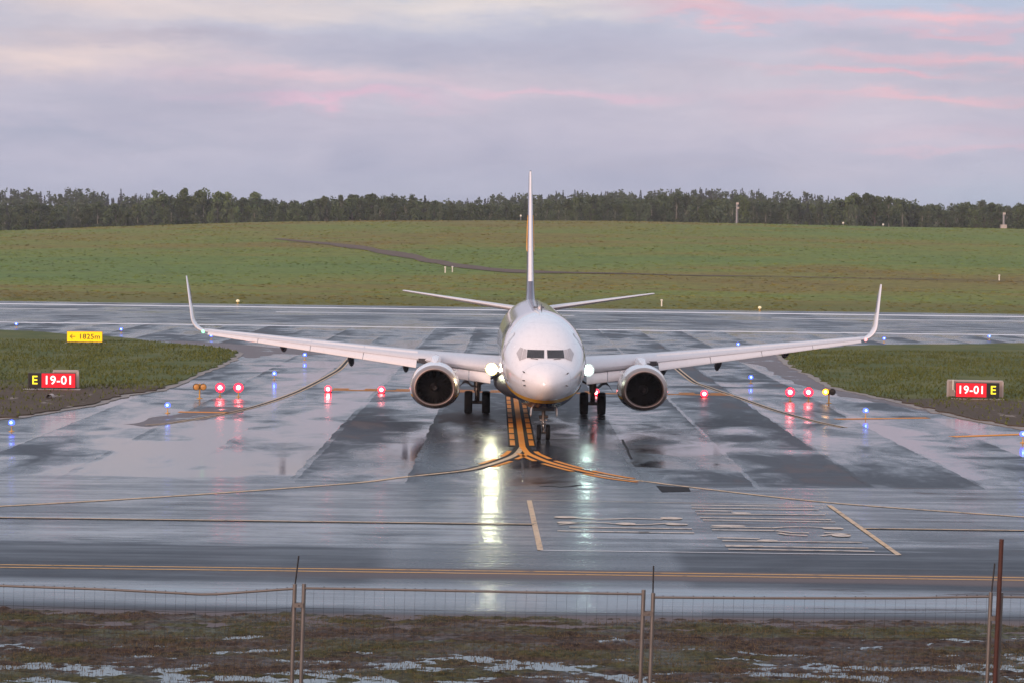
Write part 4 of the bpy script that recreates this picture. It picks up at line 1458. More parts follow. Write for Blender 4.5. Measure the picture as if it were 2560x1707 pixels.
# blue taxiway edge lights
bl = empty('taxiway_light')
b = MB(); b.lathe([(0.13, 0), (0.13, 0.02), (0.05, 0.035), (0.035, 0.06)], 'Z', (0, 0, 0), 14, cap0=True, cap1=True); b.build('base_plate', M['fix_yellow'], bl, smooth=True)
b = MB(); b.tube([(0, 0, 0.05), (0, 0, 0.32)], 0.022, 8); b.build('stem', M['fix_yellow'], bl)
b = MB(); b.lathe([(0.05, 0.29), (0.12, 0.32), (0.135, 0.36), (0.13, 0.44), (0.08, 0.50), (0.01, 0.52)], 'Z', (0, 0, 0), 14); ln = b.build('blue_lens', M['blue_lens'], bl, smooth=True)
b = MB(); b.lathe([(0.004, -0.150), (0.035, -0.146), (0.055, -0.125)], 'Y', (0, 0, 0.40), 12); b.build('bulb', M['blue_core'], ln, smooth=True)
BL = [((41, 820.5), 'at far left beside the runway, behind the distance sign'),
      ((303, 834), 'just behind and right of the yellow distance sign'),
      ((528, 850), 'under the left wingtip near the end of the grass island'),
      ((686, 949), 'right of the left pair of red lights, behind them'),
      ((762, 900), 'beneath the middle of the left wing'),
      ((419, 1032), 'left of the orange twin lamp, where the shoulder stripe begins'),
      ((29, 1078), 'nearest the camera on the left, in front of the red sign'),
      ((1845, 872), 'just behind the right wing where it crosses the shoulder'),
      ((2210, 857), 'beside the right winglet, in front of the runway edge line'),
      ((1877, 958), 'between the right engine and the right pair of red lights'),
      ((2164, 1045), 'standing on the orange stripe right of the amber lamp'),
      ((2473, 851), 'at the far right beside the runway, behind the grass island'),
      ((2557, 1106), 'at the right picture edge, end of the nearer orange stripe')]
for i, ((px, py), where) in enumerate(BL):
    o = bl if i == 0 else copy_tree(bl)
    p = G(px, py); o.location = (p.x, p.y, 0.0 if py > 860 or px < 5000 else 0.08)
    o.rotation_euler.z = math.atan2(-p.x, p.y) * -1 * 0
    tag(o, 'lit blue edge light ' + where, 'airfield light', 'blue taxiway edge lights')

# red stop bar, elevated pairs
def lamp_head(parent, x, y, z, r, lens, core, housing, name='lamp'):
    b = MB()
    b.lathe([(r * 0.5, 0.22), (r * 0.95, 0.16), (r * 1.08, 0.0), (r * 1.08, -0.06), (r, -0.06), (r, 0.0)], 'Y', (x, y, z), 20, cap0=True)
    h = b.build(name, housing, parent, smooth=True)
    b = MB(); b.lathe([(0.003, -0.035), (r * .6, -0.03), (r, 0.0)], 'Y', (x, y, z), 20); b.build('lens', lens, h, smooth=True)
    if core:
        b = MB(); b.lathe([(0.003, -0.075), (r * .30, -0.064), (r * .45, -0.04)], 'Y', (x, y, z), 16); b.build('bulb', core, h, smooth=True)
    return h


rl = empty('elevated_stop_light')
b = MB(); b.lathe([(0.13, 0), (0.13, 0.02), (0.05, 0.035)], 'Z', (0, 0, 0), 14, cap0=True, cap1=True); b.build('base_plate', M['fix_yellow'], rl)
b = MB(); b.tube([(0, 0, 0.03), (0, 0, 0.36)], 0.03, 8); b.build('stem', M['fix_yellow'], rl)
lamp_head(rl, 0, 0, 0.50, 0.25, M['red_lens'], M['red_core'], M['fix_dark'])
for i, ((px, py), lab) in enumerate((((550, 991), 'left lamp of the red pair near the left red sign'), ((596, 991), 'right lamp of the red pair near the left red sign'),
                                    ((1975, 1002), 'left lamp of the red pair beside the lit amber lamp'), ((2021, 1002), 'right lamp of the red pair, next to the lit amber lamp'))):
    o = rl if i == 0 else copy_tree(rl)
    p = G(px, py); o.location = (p.x, p.y, 0); o.rotation_euler.z = math.atan2(p.x, p.y) * -1
    tag(o, 'lit ' + lab, 'airfield light', 'elevated red stop lights')

# in-pavement stop bar
sl_ = empty('stop_bar_light')
b = MB(); b.lathe([(0.20, 0), (0.19, 0.03), (0.16, 0.20), (0.01, 0.24)], 'Z', (0, 0, 0), 18); b.build('housing', M['fix_dark'], sl_, smooth=True)
b = MB(); b.lathe([(0.003, -0.24), (0.13, -0.225), (0.20, -0.16)], 'Y', (0, 0, 0.20), 16); q = b.build('lens', M['red_lens'], sl_, smooth=True)
b = MB(); b.lathe([(0.003, -0.27), (0.06, -0.262), (0.10, -0.23)], 'Y', (0, 0, 0.20), 14); b.build('bulb', M['red_core'], q, smooth=True)
SB = [((813, 986), 'red stop bar light in the pavement, left of the other one beneath the left wing'), ((949, 987), 'red stop bar light in the pavement just left of the left engine'),
      ((1490, 990), 'red stop bar light seen between the wheels of the right main gear'), ((1760, 992), 'red stop bar light in the pavement right of the right engine')]
for i, ((px, py), lab) in enumerate(SB):
    o = sl_ if i == 0 else copy_tree(sl_)
    p = G(px, py); o.location = (p.x, 130.8, 0)
    tag(o, lab, 'airfield light', 'in-pavement stop bar lights')

# runway guard lights (twin amber lamps)
for (px, py, lit, lab) in ((499, 995, (0, 0), 'unlit twin amber guard lamp on a yellow stem left of the red pair'), (2072, 1007, (1, 0), 'twin amber guard lamp with its left lamp lit, right of the red pair')):
    p = G(px, py)
    t = empty('guard_light', (p.x, p.y, 0), -math.atan2(p.x, p.y))
    tag(t, lab, 'airfield light', 'amber runway guard lights')
    b = MB(); b.lathe([(0.16, 0), (0.16, 0.02), (0.06, 0.04)], 'Z', (0, 0, 0), 14, cap0=True, cap1=True); b.build('base_plate', M['fix_yellow'], t)
    b = MB(); b.tube([(0, 0, 0.03), (0, 0, 0.50)], 0.04, 8); b.box(-0.06, 0.06, -0.05, 0.05, 0.45, 0.78); b.build('stem', M['fix_yellow'], t)
    for e, on in zip((-1, 1), lit):
        lamp_head(t, e * 0.185, -0.06, 0.62, 0.165, M['amber_lens'] if on else (M['amber_off'] if not any(lit) else M['fix_dark']), M['amber_core'] if on else None, M['fix_dark'])

# runway edge lamps across the runway
rw = empty('runway_edge_light')
b = MB(); b.lathe([(0.16, 0), (0.16, 0.04), (0.06, 0.08), (0.05, 0.25)], 'Z', (0, 0, 0), 12); b.build('base', M['fix_yellow'], rw, smooth=True)
b = MB(); b.lathe([(0.12, 0.24), (0.22, 0.30), (0.24, 0.42), (0.18, 0.54), (0.02, 0.60)], 'Z', (0, 0, 0), 12); b.build('lens', M['white_lamp'], rw, smooth=True)
for i, (px, lab) in enumerate(((594, 'pale runway edge lamp on the far grass, right of the left winglet'), (1900, 'pale runway edge lamp on the far grass, left of the right winglet'))):
    o = rw if i == 0 else copy_tree(rw)
    p = P(px, 760, RUN_FAR + 0.4); o.location = (p.x, RUN_FAR + 0.6, 0.0)
    tag(o, lab, 'airfield light', 'runway edge lamps')

# ------------------------------------------------------------------ signs
def sign_box(name, px, py, w, h, th, label, faces, rz, leg=True, back=None):
    p = G(px, py)
    t = empty(name, (p.x, p.y, 0.06), rz)
    tag(t, label, 'airfield sign')
    b = MB(); b.box(-w / 2, w / 2, -th / 2, th / 2, 0.10, 0.10 + h)
    hs = b.build('housing', back or M['fix_dark'], t)
    bv = hs.modifiers.new('bevel', 'BEVEL'); bv.width = 0.025; bv.segments = 2
    b = MB(); b.box(-w / 2 - 0.25, w / 2 + 0.25, -0.45, 0.45, -0.06, 0.03); b.build('concrete_slab', M['concrete'], t)
    for e in (-0.35, 0.35):
        b = MB(); b.box(e * w - 0.05, e * w + 0.05, -0.05, 0.05, 0.03, 0.10); b.build('leg', M['fix_dark'], t)
    for (x0, x1, mat, txt, size, tm, sp_, sx, bold, tx_off) in faces:
        b = MB(); b.box(x0 + 0.02, x1 - 0.02, -th / 2 - 0.012, -th / 2 - 0.002, 0.135, 0.065 + h)
        f = b.build('face', mat, t)
        if txt: text_mesh('lettering', txt, size, tm, f, ((x0 + x1) / 2 + tx_off, -th / 2 - 0.018, 0.10 + h / 2), 0.004, sp_, sx, bold)
    return t


W = 2.58
a_ = math.atan2(G(130, 976).x, G(130, 976).y)
sign_box('mandatory_sign', 130, 976, W, 0.84, 0.28, 'red and black runway sign reading E 19-01, on the left grass island',
         [(-W / 2, -W / 2 + 0.72, M['sign_black'], 'E', 0.66, M['txt_yellow'], 1, 1.0, 0.010, 0.0), (-W / 2 + 0.72, W / 2, M['sign_red'], '19-01', 0.66, M['txt_white'], 1.06, 1.0, 0.010, 0.0)], 0.10)
W = 2.42
sign_box('mandatory_sign', 2442.5, 1000, W, 0.84, 0.28, 'red and black runway sign reading 19-01 E, before a beige board at right',
         [(-W / 2, -W / 2 + 1.72, M['sign_red'], '19-01', 0.62, M['txt_white'], 1.06, 1.0, 0.010, 0.0), (-W / 2 + 1.72, W / 2, M['sign_black'], 'E', 0.66, M['txt_yellow'], 1, 1.0, 0.010, 0.0)], -0.08)
W = 2.80
sign_box('distance_sign', 212, 860, W, 0.84, 0.25, 'yellow lit sign with a left arrow reading 1825m, beside the runway',
         [(-W / 2, W / 2, M['sign_yellow'], '\u2190 1825m', 0.56, M['txt_black'], 1.06, 1.05, 0.006, 0.0)], 0.06, back=M['fix_yellow'])


def sign_back(px0, px1, py_top, py_base, depth, label, rz):
    a, c = P(px0, py_base, depth), P(px1, py_base, depth)
    top = P((px0 + px1) / 2, py_top, depth).z
    cxm = (a.x + c.x) / 2; w = c.x - a.x
    t = empty('sign_board', (cxm, depth, 0.06), rz)
    tag(t, label, 'airfield sign')
    h = top - 0.06
    b = MB(); b.box(-w / 2, w / 2, -0.10, 0.12, 0.08, h); b.build('board', M['sign_back'], t)
    b = MB()
    for (x0, x1, z0, z1) in ((-w / 2 - .03, w / 2 + .03, h - .02, h + .06), (-w / 2 - .06, -w / 2 + .04, 0.02, h - .02), (w / 2 - .04, w / 2 + .06, 0.02, h - .02)):
        b.box(x0, x1, -0.14, 0.14, z0, z1)
    b.build('rim', M['mast_light'], t)
    b = MB(); b.box(-w / 2 - .3, w / 2 + .3, -.5, .5, -.06, .02); b.build('concrete_slab', M['concrete'], t)
    return t


sign_back(135, 194, 927, 975, G(130, 976).y + 1.3, 'beige back of a sign standing behind the E 19-01 sign', 0.10)
t = sign_back(2370, 2504, 952, 997, G(2442, 1000).y + 1.3, 'wide beige board standing behind the 19-01 E sign', -0.08)
b = MB(); b.tube([(-1.25, -0.22, 0.45), (-1.25, -0.22, 1.02)], 0.05, 8); b.tube([(-1.30, -0.22, 0.7), (-1.2, -0.25, 0.45), (-1.05, -0.4, 0.12)], 0.02, 6)
b.build('cable_post', M['marker'], t)

# marker posts on the hill
for (px, py0, py1, lab) in ((1113, 668, 683, 'short white marker post left of the fin, nearer of two below the track'), (1131, 667, 681, 'short white marker post left of the fin, nearer the track fork'),
                           (1654, 750, 767, 'slim white marker post on the grass right of the tailplane tip'), (2498, 688, 702, 'white marker post on the grass at the far right')):
    p = on_hill(px, py1)
    hgt = (py1 - py0) / F_PX * p.y
    t = empty('marker_post', (p.x, p.y, p.z)); tag(t, lab, 'marker post', 'white marker posts')
    b = MB(); b.tube([(0, 0, -0.2), (0, 0, hgt)], [0.11, 0.09], 8); b.build('post', M['marker'], t)
    b = MB(); b.lathe([(0.16, hgt - 0.14), (0.16, hgt + 0.02), (0.05, hgt + 0.06)], 'Z', (0, 0, 0), 8, cap1=True); b.build('cap', M['white_lamp'] if False else M['marker'], t)
# masts along the crest
for (px, py0, py1, base, lab) in ((1842, 510, 557, 0, 'grey mast with a pale lamp head on the hill crest'), (2509, 535, 573, 1, 'short grey mast on a pale cabinet at the right crest')):
    Y_ = 604.0
    top = P(px, py0, Y_); bot = P(px, py1, Y_)
    t = empty('mast', (bot.x, Y_, bot.z - 0.5)); tag(t, lab, 'mast')
    h = top.z - bot.z + 0.5
    b = MB(); b.tube([(0, 0, 0), (0, 0, h)], [0.32, 0.26], 8)
    for k in range(5): b.box(-0.42, 0.42, -0.05, 0.05, 1 + k * h / 6, 1.1 + k * h / 6)
    b.build('lattice_shaft', M['mast'], t)
    b = MB(); b.box(-0.25, 0.4, -0.25, 0.25, h - 0.2, h + 0.3)
    if not base: b.box(-0.1, 0.5, -0.25, 0.25, h - 1.3, h - 0.9)
    b.build('lamp_head', M['mast_light'], t)
    if base:
        b = MB(); b.box(-0.7, 0.7, -0.6, 0.6, 0, 1.5); b.box(-0.78, 0.78, -0.7, 0.7, 1.502, 1.6); b.build('cabinet', M['mast_light'], t)
for (px, py, lab) in ((2108, 558, 'small pale beacon box on the crest right of the taller mast'), (2208, 562, 'tiny pale beacon box on the crest nearest the cabinet mast'), (1302, 540, 'small grey post with pale cap on the crest left of the fin')):
    Y_ = 606.0; p = P(px, py, Y_)
    t = empty('crest_beacon', (p.x, Y_, p.z - 1.6)); tag(t, lab, 'beacon', 'beacons on the hill crest')
    b = MB(); b.tube([(0, 0, 0), (0, 0, 1.4)], 0.12, 6); b.build('post', M['mast'], t)
    b = MB(); b.lathe([(0.14, 1.35), (0.25, 1.45), (0.25, 1.75), (0.1, 1.85)], 'Z', (0, 0, 0), 10, cap0=True, cap1=True); b.build('head', M['marker'], t, smooth=True)
# a pale half-sunk pipe end on the left verge
p = G(126, 998)
b = MB(); b.lathe([(0.16, -0.35), (0.16, 0.35), (0.11, 0.35), (0.11, -0.3)], 'Y', (p.x, p.y, 0.14), 16); o = b.build('pipe_end', M['sign_back'], smooth=True)
tag(o, 'short pale pipe end lying in the mud before the E 19-01 sign', 'pipe')

# ------------------------------------------------------------------ fence
FD = 23.6
FG = bank_h(0, FD)


def fence_panel(px0, px1, rail_pix, lean, label):
    """px0/px1: post pixel x at the rail, rail_pix: list of (px,py) along the top tube"""
    a = P(px0, rail_pix[0][1], FD); c = P(px1, rail_pix[-1][1], FD)
    t = empty('mesh_fence', ((a.x + c.x) / 2, FD, FG)); tag(t, label, 'fence panel', 'mobile mesh fence panels')
    off = Vector(((a.x + c.x) / 2, FD, FG))
    for q, ex_ in ((a, 0.045), (c, 0.045)):
        b = MB(); tp = q - off + Vector((0, 0, ex_)); bt = Vector((tp.x - lean * (tp.z), 0, -0.1))
        b.tube([bt, tp], 0.021, 12); b.build('post', M['galv'], t, smooth=True)
    rail = [P(px, py, FD) - off for px, py in rail_pix]
    b = MB(); b.tube([r + Vector((0, 0, 0)) for r in rail], 0.013, 10); b.build('top_rail', M['galv'], t, smooth=True)
    # wire mesh
    b = MB()
    x = rail[0].x + 0.10
    def rz(x_):
        for p_, q_ in zip(rail, rail[1:]):
            if x_ <= q_.x: return p_.z + (q_.z - p_.z) * (x_ - p_.x) / max(1e-6, q_.x - p_.x)
        return rail[-1].z
    k = 0
    while x < rail[-1].x - 0.03:
        z = rz(x)
        jit = random.uniform(-.004, .004)
        b.tube([(x - lean * z + jit, 0.014, 0.05), (x, 0.014, z + 0.012)], 0.0010, 4, caps=False)
        if random.random() < 0.6:
            b.tube([(x, -0.002, z - 0.014), (x, 0.0, z + 0.021)], 0.005, 5)
        x += 0.1025; k += 1
    for zz_ in (0.1, 0.45, 0.8, 1.15, 1.5, 1.75):
        xs_ = rng(rail[0].x, rail[-1].x, 0.5)
        sc_ = [rz(q) / max(rail[0].z, 0.1) for q in xs_]
        b.tube([(q - lean * zz_, 0.017, zz_ * s_) for q, s_ in zip(xs_, sc_)], 0.0017, 4, caps=False)
    b.build('wire_mesh', M['wire'], t)
    return t


LEAN = 0.022
fence_panel(-117, 737, [(-117, 1459), (0, 1463), (260, 1472), (420, 1480), (500, 1484.5), (540, 1484), (640, 1477), (737, 1470)], LEAN, 'wire fence panel with the bent, sagging top rail at left')
fence_panel(760, 1609, [(760, 1469), (1000, 1473), (1300, 1479), (1609, 1484)], LEAN, 'wire fence panel with straight rail in the middle of the row')
fence_panel(1633, 2477, [(1633, 1492), (1900, 1494), (2250, 1494), (2477, 1490)], LEAN, 'wire fence panel at right, ending beside the rusty pole')
fence_panel(2503, 3350, [(2503, 1491), (2800, 1494), (3350, 1500)], LEAN, 'wire fence panel cut by the right picture edge')
for (px0, px1, py, lab) in ((735, 757, 1511, 'metal clamp joining the bent panel to the middle panel'), (1608, 1631, 1532, 'metal clamp joining the middle and right fence panels'), (2475, 2499, 1544, 'dark clamp between the last post and the rusty pole')):
    a, c = P(px0 - 2, py, FD), P(px1 + 1, py, FD)
    b = MB(); b.box(a.x, c.x, FD - 0.032, FD - 0.023, a.z - 0.022, a.z + 0.022); b.box(a.x, c.x, FD + 0.023, FD + 0.032, a.z - 0.022, a.z + 0.022)
    b.tube([((a.x + c.x) / 2, FD - 0.05, a.z), ((a.x + c.x) / 2, FD + 0.05, a.z)], 0.009, 8)
    tag(b.build('fence_clamp', M['galv']), lab, 'clamp', 'fence clamps')
for (pa, pb_, lab) in (((747, 1388), (737, 1467), 'thin black rod leaning out of the post of the bent fence panel'), ((1634, 1413), (1632, 1492), 'thin upright black rod on the post right of the middle panel'), ((2487, 1407), (2478, 1489), 'thin black rod leaning beside the rusty pole')):
    a, c = P(*pa, FD + 0.03), P(*pb_, FD + 0.03)
    b = MB(); d_ = (c - a).normalized(); b.tube([a, c, c + d_ * 0.25], 0.0075, 8)
    for k in range(5):
        q = a + (c - a) * (k + 0.5) / 5; b.tube([q - d_ * 0.006, q + d_ * 0.006], 0.0088, 8)
    tag(b.build('steel_rod', M['blackrod']), lab, 'rod', 'rods on the fence posts')
p0, p1 = P(2504, 1347, FD - 0.06), P(2487, 1707, FD - 0.06)
d_ = (p1 - p0); p2 = p0 + d_ * ((FG - 0.3 - p0.z) / d_.z)
b = MB(); b.tube([p0, p0 + (p2 - p0) * 0.3, p0 + (p2 - p0) * 0.65, p2], [0.0225, 0.0235, 0.023, 0.023], 14)
tag(b.build('rusty_pole', M['rust'], smooth=True), 'tall rusty brown steel pole standing at the right end of the fence', 'pole')


# ------------------------------------------------------------------ forest
def leaf_mat(name, c0, c1, scale=0.5):
    m, t, b, oc = newmat(name)
    oi = t.new('ShaderNodeObjectInfo')
    n = t.noise(oc, scale, 4, 0.6)
    c = t.mix(t.step(n, 0.3, 0.7), c0, c1)
    hs = t.new('ShaderNodeHueSaturation')
    t.put(hs.inputs['Hue'], t.mixf(oi.outputs['Random'], 0.475, 0.515))
    t.put(hs.inputs['Saturation'], t.mixf(oi.outputs['Random'], 1.15, 0.75))
    rr = t.math('FRACT', t.math('MULTIPLY', oi.outputs['Random'], 7.3))
    t.put(hs.inputs['Value'], t.mixf(rr, 0.7, 1.35))
    t.put(hs.inputs['Color'], c)
    t.put(b.inputs['Base Color'], hs.outputs[0])
    b.inputs['Roughness'].default_value = 0.75
    b.inputs['Specular IOR Level'].default_value = 0.15
    return m


M['leaf'] = leaf_mat('spring_leaves', (0.042, 0.068, 0.028), (0.076, 0.108, 0.046))
M['leaf_green'] = leaf_mat('fresh_green_leaves', (0.070, 0.105, 0.040), (0.105, 0.150, 0.055))
M['leaf_birch'] = leaf_mat('thin_birch_leaves', (0.052, 0.076, 0.036), (0.088, 0.114, 0.056))
M['needle'] = leaf_mat('dark_spruce_needles', (0.036, 0.050, 0.040), (0.064, 0.080, 0.062))
M['bark'] = simple('grey_brown_bark', (0.085, 0.070, 0.060), 0.85, var=0.4, scale=1.5)
M['birch_bark'] = simple('pale_birch_bark', (0.26, 0.24, 0.21), 0.7, var=0.45, scale=1.2)


def clump_cloud(mb, pts, size, rnd):
    vs, fs = [], []
    for (p, k) in pts:
        n = Vector((rnd.gauss(0, 1), rnd.gauss(0, 1), rnd.gauss(0, 1) + 0.4)).normalized()
        u = n.orthogonal().normalized(); w = n.cross(u)
        a = rnd.uniform(0, 6.28)
        u, w = u * math.cos(a) + w * math.sin(a), w * math.cos(a) - u * math.sin(a)
        s = size * k * rnd.uniform(0.6, 1.3)
        b = len(vs)
        vs += [p + u * s, p + w * s * 0.7, p - u * s * 0.9, p - w * s * 0.6]
        fs.append((b, b + 1, b + 2, b + 3))
    mb.add(vs, fs)


def tree_meshes(kind, rnd, h=12.0, n=900):
    """returns (crown mb, trunk mb); base at origin"""
    cr, tr = MB(), MB()
    pts = []
    if kind in ('broad', 'birch', 'shrub'):
        if kind == 'broad': z0, rw, lobes = 0.10, 0.27, 16
        elif kind == 'birch': z0, rw, lobes = 0.24, 0.18, 13
        else: z0, rw, lobes = 0.02, 0.5, 9
        tr.tube([(0, 0, -0.3), (rnd.gauss(0, .1), rnd.gauss(0, .1), h * 0.4), (rnd.gauss(0, .25), rnd.gauss(0, .25), h * 0.72)], [0.20 if kind != 'birch' else 0.16, 0.12, 0.03], 6)
        for k in range(lobes):
            f = rnd.random()
            zc = h * (z0 + (0.93 - z0) * f)
            prof = math.sin(math.pi * min(1, 0.22 + 0.75 * f)) ** 0.7
            a = rnd.uniform(0, 6.28); rr = h * rw * prof * rnd.uniform(0.25, 1.0)
            c = Vector((rr * math.cos(a), rr * math.sin(a), zc))
            tr.tube([(0, 0, max(h * 0.12, zc - h * 0.16)), c * 0.5 + Vector((0, 0, (zc - h * .08) * .5)), c], [0.07, 0.045, 0.02], 4)
            lr = h * (0.105 if kind != 'birch' else 0.085) * rnd.uniform(0.7, 1.3) * (1.3 if kind == 'shrub' else 1)
            for q in range(n // lobes):
                d = Vector((rnd.gauss(0, 1), rnd.gauss(0, 1), rnd.gauss(0, 1)))
                d = d.normalized() * (rnd.random() ** 0.45)
                pts.append((c + Vector((d.x * lr, d.y * lr, d.z * lr * (1.2 if kind == 'birch' else 0.9))), 1.0))
        clump_cloud(cr, pts, 0.36 if kind != 'birch' else 0.28, rnd)
    else:
        tr.tube([(0, 0, -0.3), (0, 0, h * 0.97)], [0.20, 0.03], 6)
        lay = 16
        for k in range(lay):
            f = k / (lay - 1)
            zc = h * (0.10 + 0.88 * f); r = h * 0.19 * (1 - f) ** 0.85 + 0.12
            m = max(5, int(n / lay * (1.6 - 1.2 * f)))
            for q in range(m):
                a = rnd.uniform(0, 6.28); rr = r * math.sqrt(rnd.random()) * (0.75 + 0.3 * math.sin(a * 5 + k * 2.1))
                pts.append((Vector((rr * math.cos(a), rr * math.sin(a), zc - rr * 0.45 + rnd.gauss(0, 0.15))), 1.0))
        clump_cloud(cr, pts, 0.30, rnd)
    return cr, tr


protos = {}
for kind, cnt, lm_, bm_ in (('broad', 7, 'leaf', 'bark'), ('birch', 5, 'leaf_birch', 'birch_bark'), ('spruce', 3, 'needle', 'bark'), ('shrub', 3, 'leaf', 'bark'), ('green', 4, 'leaf_green', 'bark')):
    L = []
    for i in range(cnt):
        rnd = random.Random(100 + i * 7 + len(kind))
        cr, tr = tree_meshes('broad' if kind == 'green' else kind, rnd, 12.0 if kind != 'shrub' else 4.0, 1500 if kind != 'shrub' else 350)
        def tomesh(mb_, nm, mt):
            me = bpy.data.meshes.new(nm); me.from_pydata(mb_.v, [], mb_.f); me.materials.append(M[mt]); me.update(); return me
        L.append((tomesh(cr, 'crown', lm_), tomesh(tr, 'trunk', bm_)))
    protos[kind] = L
NAMES = {'broad': ('broadleaf_tree', 'tree', 'grey-green broadleaf tree in the forest edge beyond the grass hill'),
         'birch': ('birch_tree', 'tree', 'slender pale-trunked birch in the forest edge beyond the grass hill'),
         'spruce': ('spruce_tree', 'tree', 'dark conical spruce standing among the broadleaf trees beyond the hill'),
         'shrub': ('shrub', 'shrub', 'low rounded shrub at the foot of the forest edge'),
         'green': ('green_tree', 'tree', 'fresh green leafy tree rising behind the greyer trees at left')}


def plant(kind, x, y, h, rnd):
    me = rnd.choice(protos[kind])
    nm, cat, lab = NAMES[kind]
    t = empty(nm, (x, y, hill_h(x, y) - 0.1), rnd.uniform(0, 6.28))
    base = 4.0 if kind == 'shrub' else 12.0
    k = h / base; wx = k * rnd.uniform(0.85, 1.2)
    t.scale = (wx, wx, k)
    tag(t, lab, cat, {'shrub': 'shrubs at the forest foot', 'green': 'fresh green trees at left', 'spruce': 'spruces in the forest edge', 'birch': 'birches in the forest edge'}.get(kind, 'broadleaf trees in the forest edge'))
    for nm2, m2 in (('crown', me[0]), ('trunk', me[1])):
        o = bpy.data.objects.new(nm2, m2); COL.objects.link(o); o.parent = t


# top of the front tree line: photo x -> y of the tops (for tree heights)
TOPS = [(0, 506), (90, 500), (150, 506), (240, 500), (330, 506), (380, 488), (470, 482), (560, 490), (640, 492), (700, 500), (820, 487), (900, 478), (960, 486), (1010, 481), (1090, 496), (1150, 512), (1230, 500), (1330, 490), (1400, 494), (1450, 484), (1550, 492), (1610, 484), (1690, 476),
        (1760, 492), (1850, 484), (1900, 498), (1960, 494), (2040, 508), (2100, 486), (2220, 482), (2270, 500), (2330, 506), (2390, 502), (2480, 496), (2520, 508), (2560, 500)]
rf = random.Random(5)
Y0 = 735.0
x = -182.0
cnt = 0
while x < 182:
    for row in range(2):
        yy = Y0 + (0 if row == 0 else 26) + rf.uniform(-7, 7)
        xx = x + rf.uniform(-1.3, 1.3)
        px = 1280 + xx * F_PX / yy
        ty = lerp_tab(TOPS, px) + 5 + (0 if row else 6) + rf.gauss(0, 3)
        top = P(px, ty, yy).z
        h = max(6.0, min(17.5, top - hill_h(xx, yy)))
        r_ = rf.random()
        if row == 0:
            kind = 'birch' if r_ < 0.42 else 'spruce' if r_ > 0.985 else 'broad'
            h *= rf.uniform(0.78, 1.0)
        else:
            kind = 'birch' if r_ < 0.25 else 'spruce' if r_ > 0.97 else 'broad'
        if row == 1 and 380 < px < 640 and r_ < 0.8: kind = 'green'; h += 2.2
        plant(kind, xx, yy, h, rf); cnt += 1
    x += 3.05
for k in range(34):
    xx = rf.uniform(-175, 175); yy = 718 + rf.uniform(-6, 6)
    plant('shrub', xx, yy, rf.uniform(2.2, 4.6), rf)

# deeper forest as one mass: filling behind and the far ridge
fm = MB()
rs = random.Random(11)
fv, ff_ = [], []
def mass_tree(x, y, h, kind, n):
    z = hill_h(x, y)
    pts = []
    if kind == 'spruce':
        for q in range(n):
            f = rs.random() ** 0.8
            r = h * 0.17 * (1 - f) * math.sqrt(rs.random()) + 0.1; a = rs.uniform(0, 6.28)
            pts.append((Vector((x + r * math.cos(a), y + r * math.sin(a), z + h * (0.06 + 0.95 * f) - r * 0.4)), 1.35 - 0.75 * f))
    else:
        lob = [Vector((rs.gauss(0, h * .12), rs.gauss(0, h * .12), h * rs.uniform(.3, .9))) for _ in range(6)]
        for q in range(n):
            c = rs.choice(lob)
            d = Vector((rs.gauss(0, 1), rs.gauss(0, 1), rs.gauss(0, 1))).normalized() * (rs.random() ** .45) * h * 0.13
            pts.append((c + d + Vector((x, y, z)), 1.0))
    return pts
for kind, mat, lab in (('broad', 'leaf', 'mass of broadleaf forest behind the front tree row'), ('spruce', 'needle', 'dark conifer forest covering the far ridge')):
    mb_ = MB()
    if kind == 'broad':
        for k in range(950):
            y = rs.uniform(785, 960); x = rs.uniform(-0.31, 0.31) * y
            px = 1280 + x * F_PX / y
            top = P(px, lerp_tab(TOPS, px) + rs.uniform(5, 13), y).z
            h = max(6, min(20, top - hill_h(x, y)))
            clump_cloud(mb_, mass_tree(x, y, h, 'broad', 150), 0.60, rs)
        for k in range(760):
            y = rs.uniform(1020, 1330); x = rs.uniform(-0.31, 0.31) * y
            clump_cloud(mb_, mass_tree(x, y, rs.uniform(8, 13), 'broad', 100), 0.72, rs)
    else:
        for k in range(860):
            y = rs.uniform(1180, 1370) if k % 3 else rs.uniform(1285, 1330); x = rs.uniform(-0.31, 0.31) * y
            if -95 < x < -45 or x > 250: continue
            clump_cloud(mb_, mass_tree(x, y, rs.uniform(7, 12) * rs.uniform(0.8, 1.1), 'spruce', 120), 0.60, rs)
    tag(mb_.build('forest_mass', M[mat]), lab, 'forest', kind='stuff')

# ------------------------------------------------------------------ sky and light
SUN_EL, SUN_AZ = R(10.0), R(212.0)
wd = bpy.data.worlds.new('World'); scene.world = wd; wd.use_nodes = True
t = NT(wd.node_tree)
for nd in list(wd.node_tree.nodes): wd.node_tree.nodes.remove(nd)
out = t.new('ShaderNodeOutputWorld')
tc = t.new('ShaderNodeTexCoord')
dirv = tc.outputs['Generated']
x, y, z = t.xyz(dirv)
zc_ = t.math('MAXIMUM', z, 0.0)
yy = t.math('MAXIMUM', y, 0.05)
u0 = t.math('DIVIDE', x, yy); v0 = t.math('DIVIDE', zc_, yy)
# domain warp makes the bands read as cloud
w1 = t.noise(t.mapping(dirv, (9, 9, 34)), 1.0, 5, 0.6)
w2 = t.noise(t.mapping(dirv, (22, 22, 80), (3, 1, 5)), 1.0, 5, 0.6)
w3 = t.noise(t.mapping(dirv, (14, 14, 45), (7, 2, 1)), 1.0, 4, 0.55)
u = t.math('ADD', u0, t.math('MULTIPLY', t.math('SUBTRACT', w3, 0.5), 0.10))
v = t.math('ADD', v0, t.math('ADD', t.math('MULTIPLY', t.math('SUBTRACT', w1, 0.5), 0.032), t.math('MULTIPLY', t.math('SUBTRACT', w2, 0.5), 0.016)))


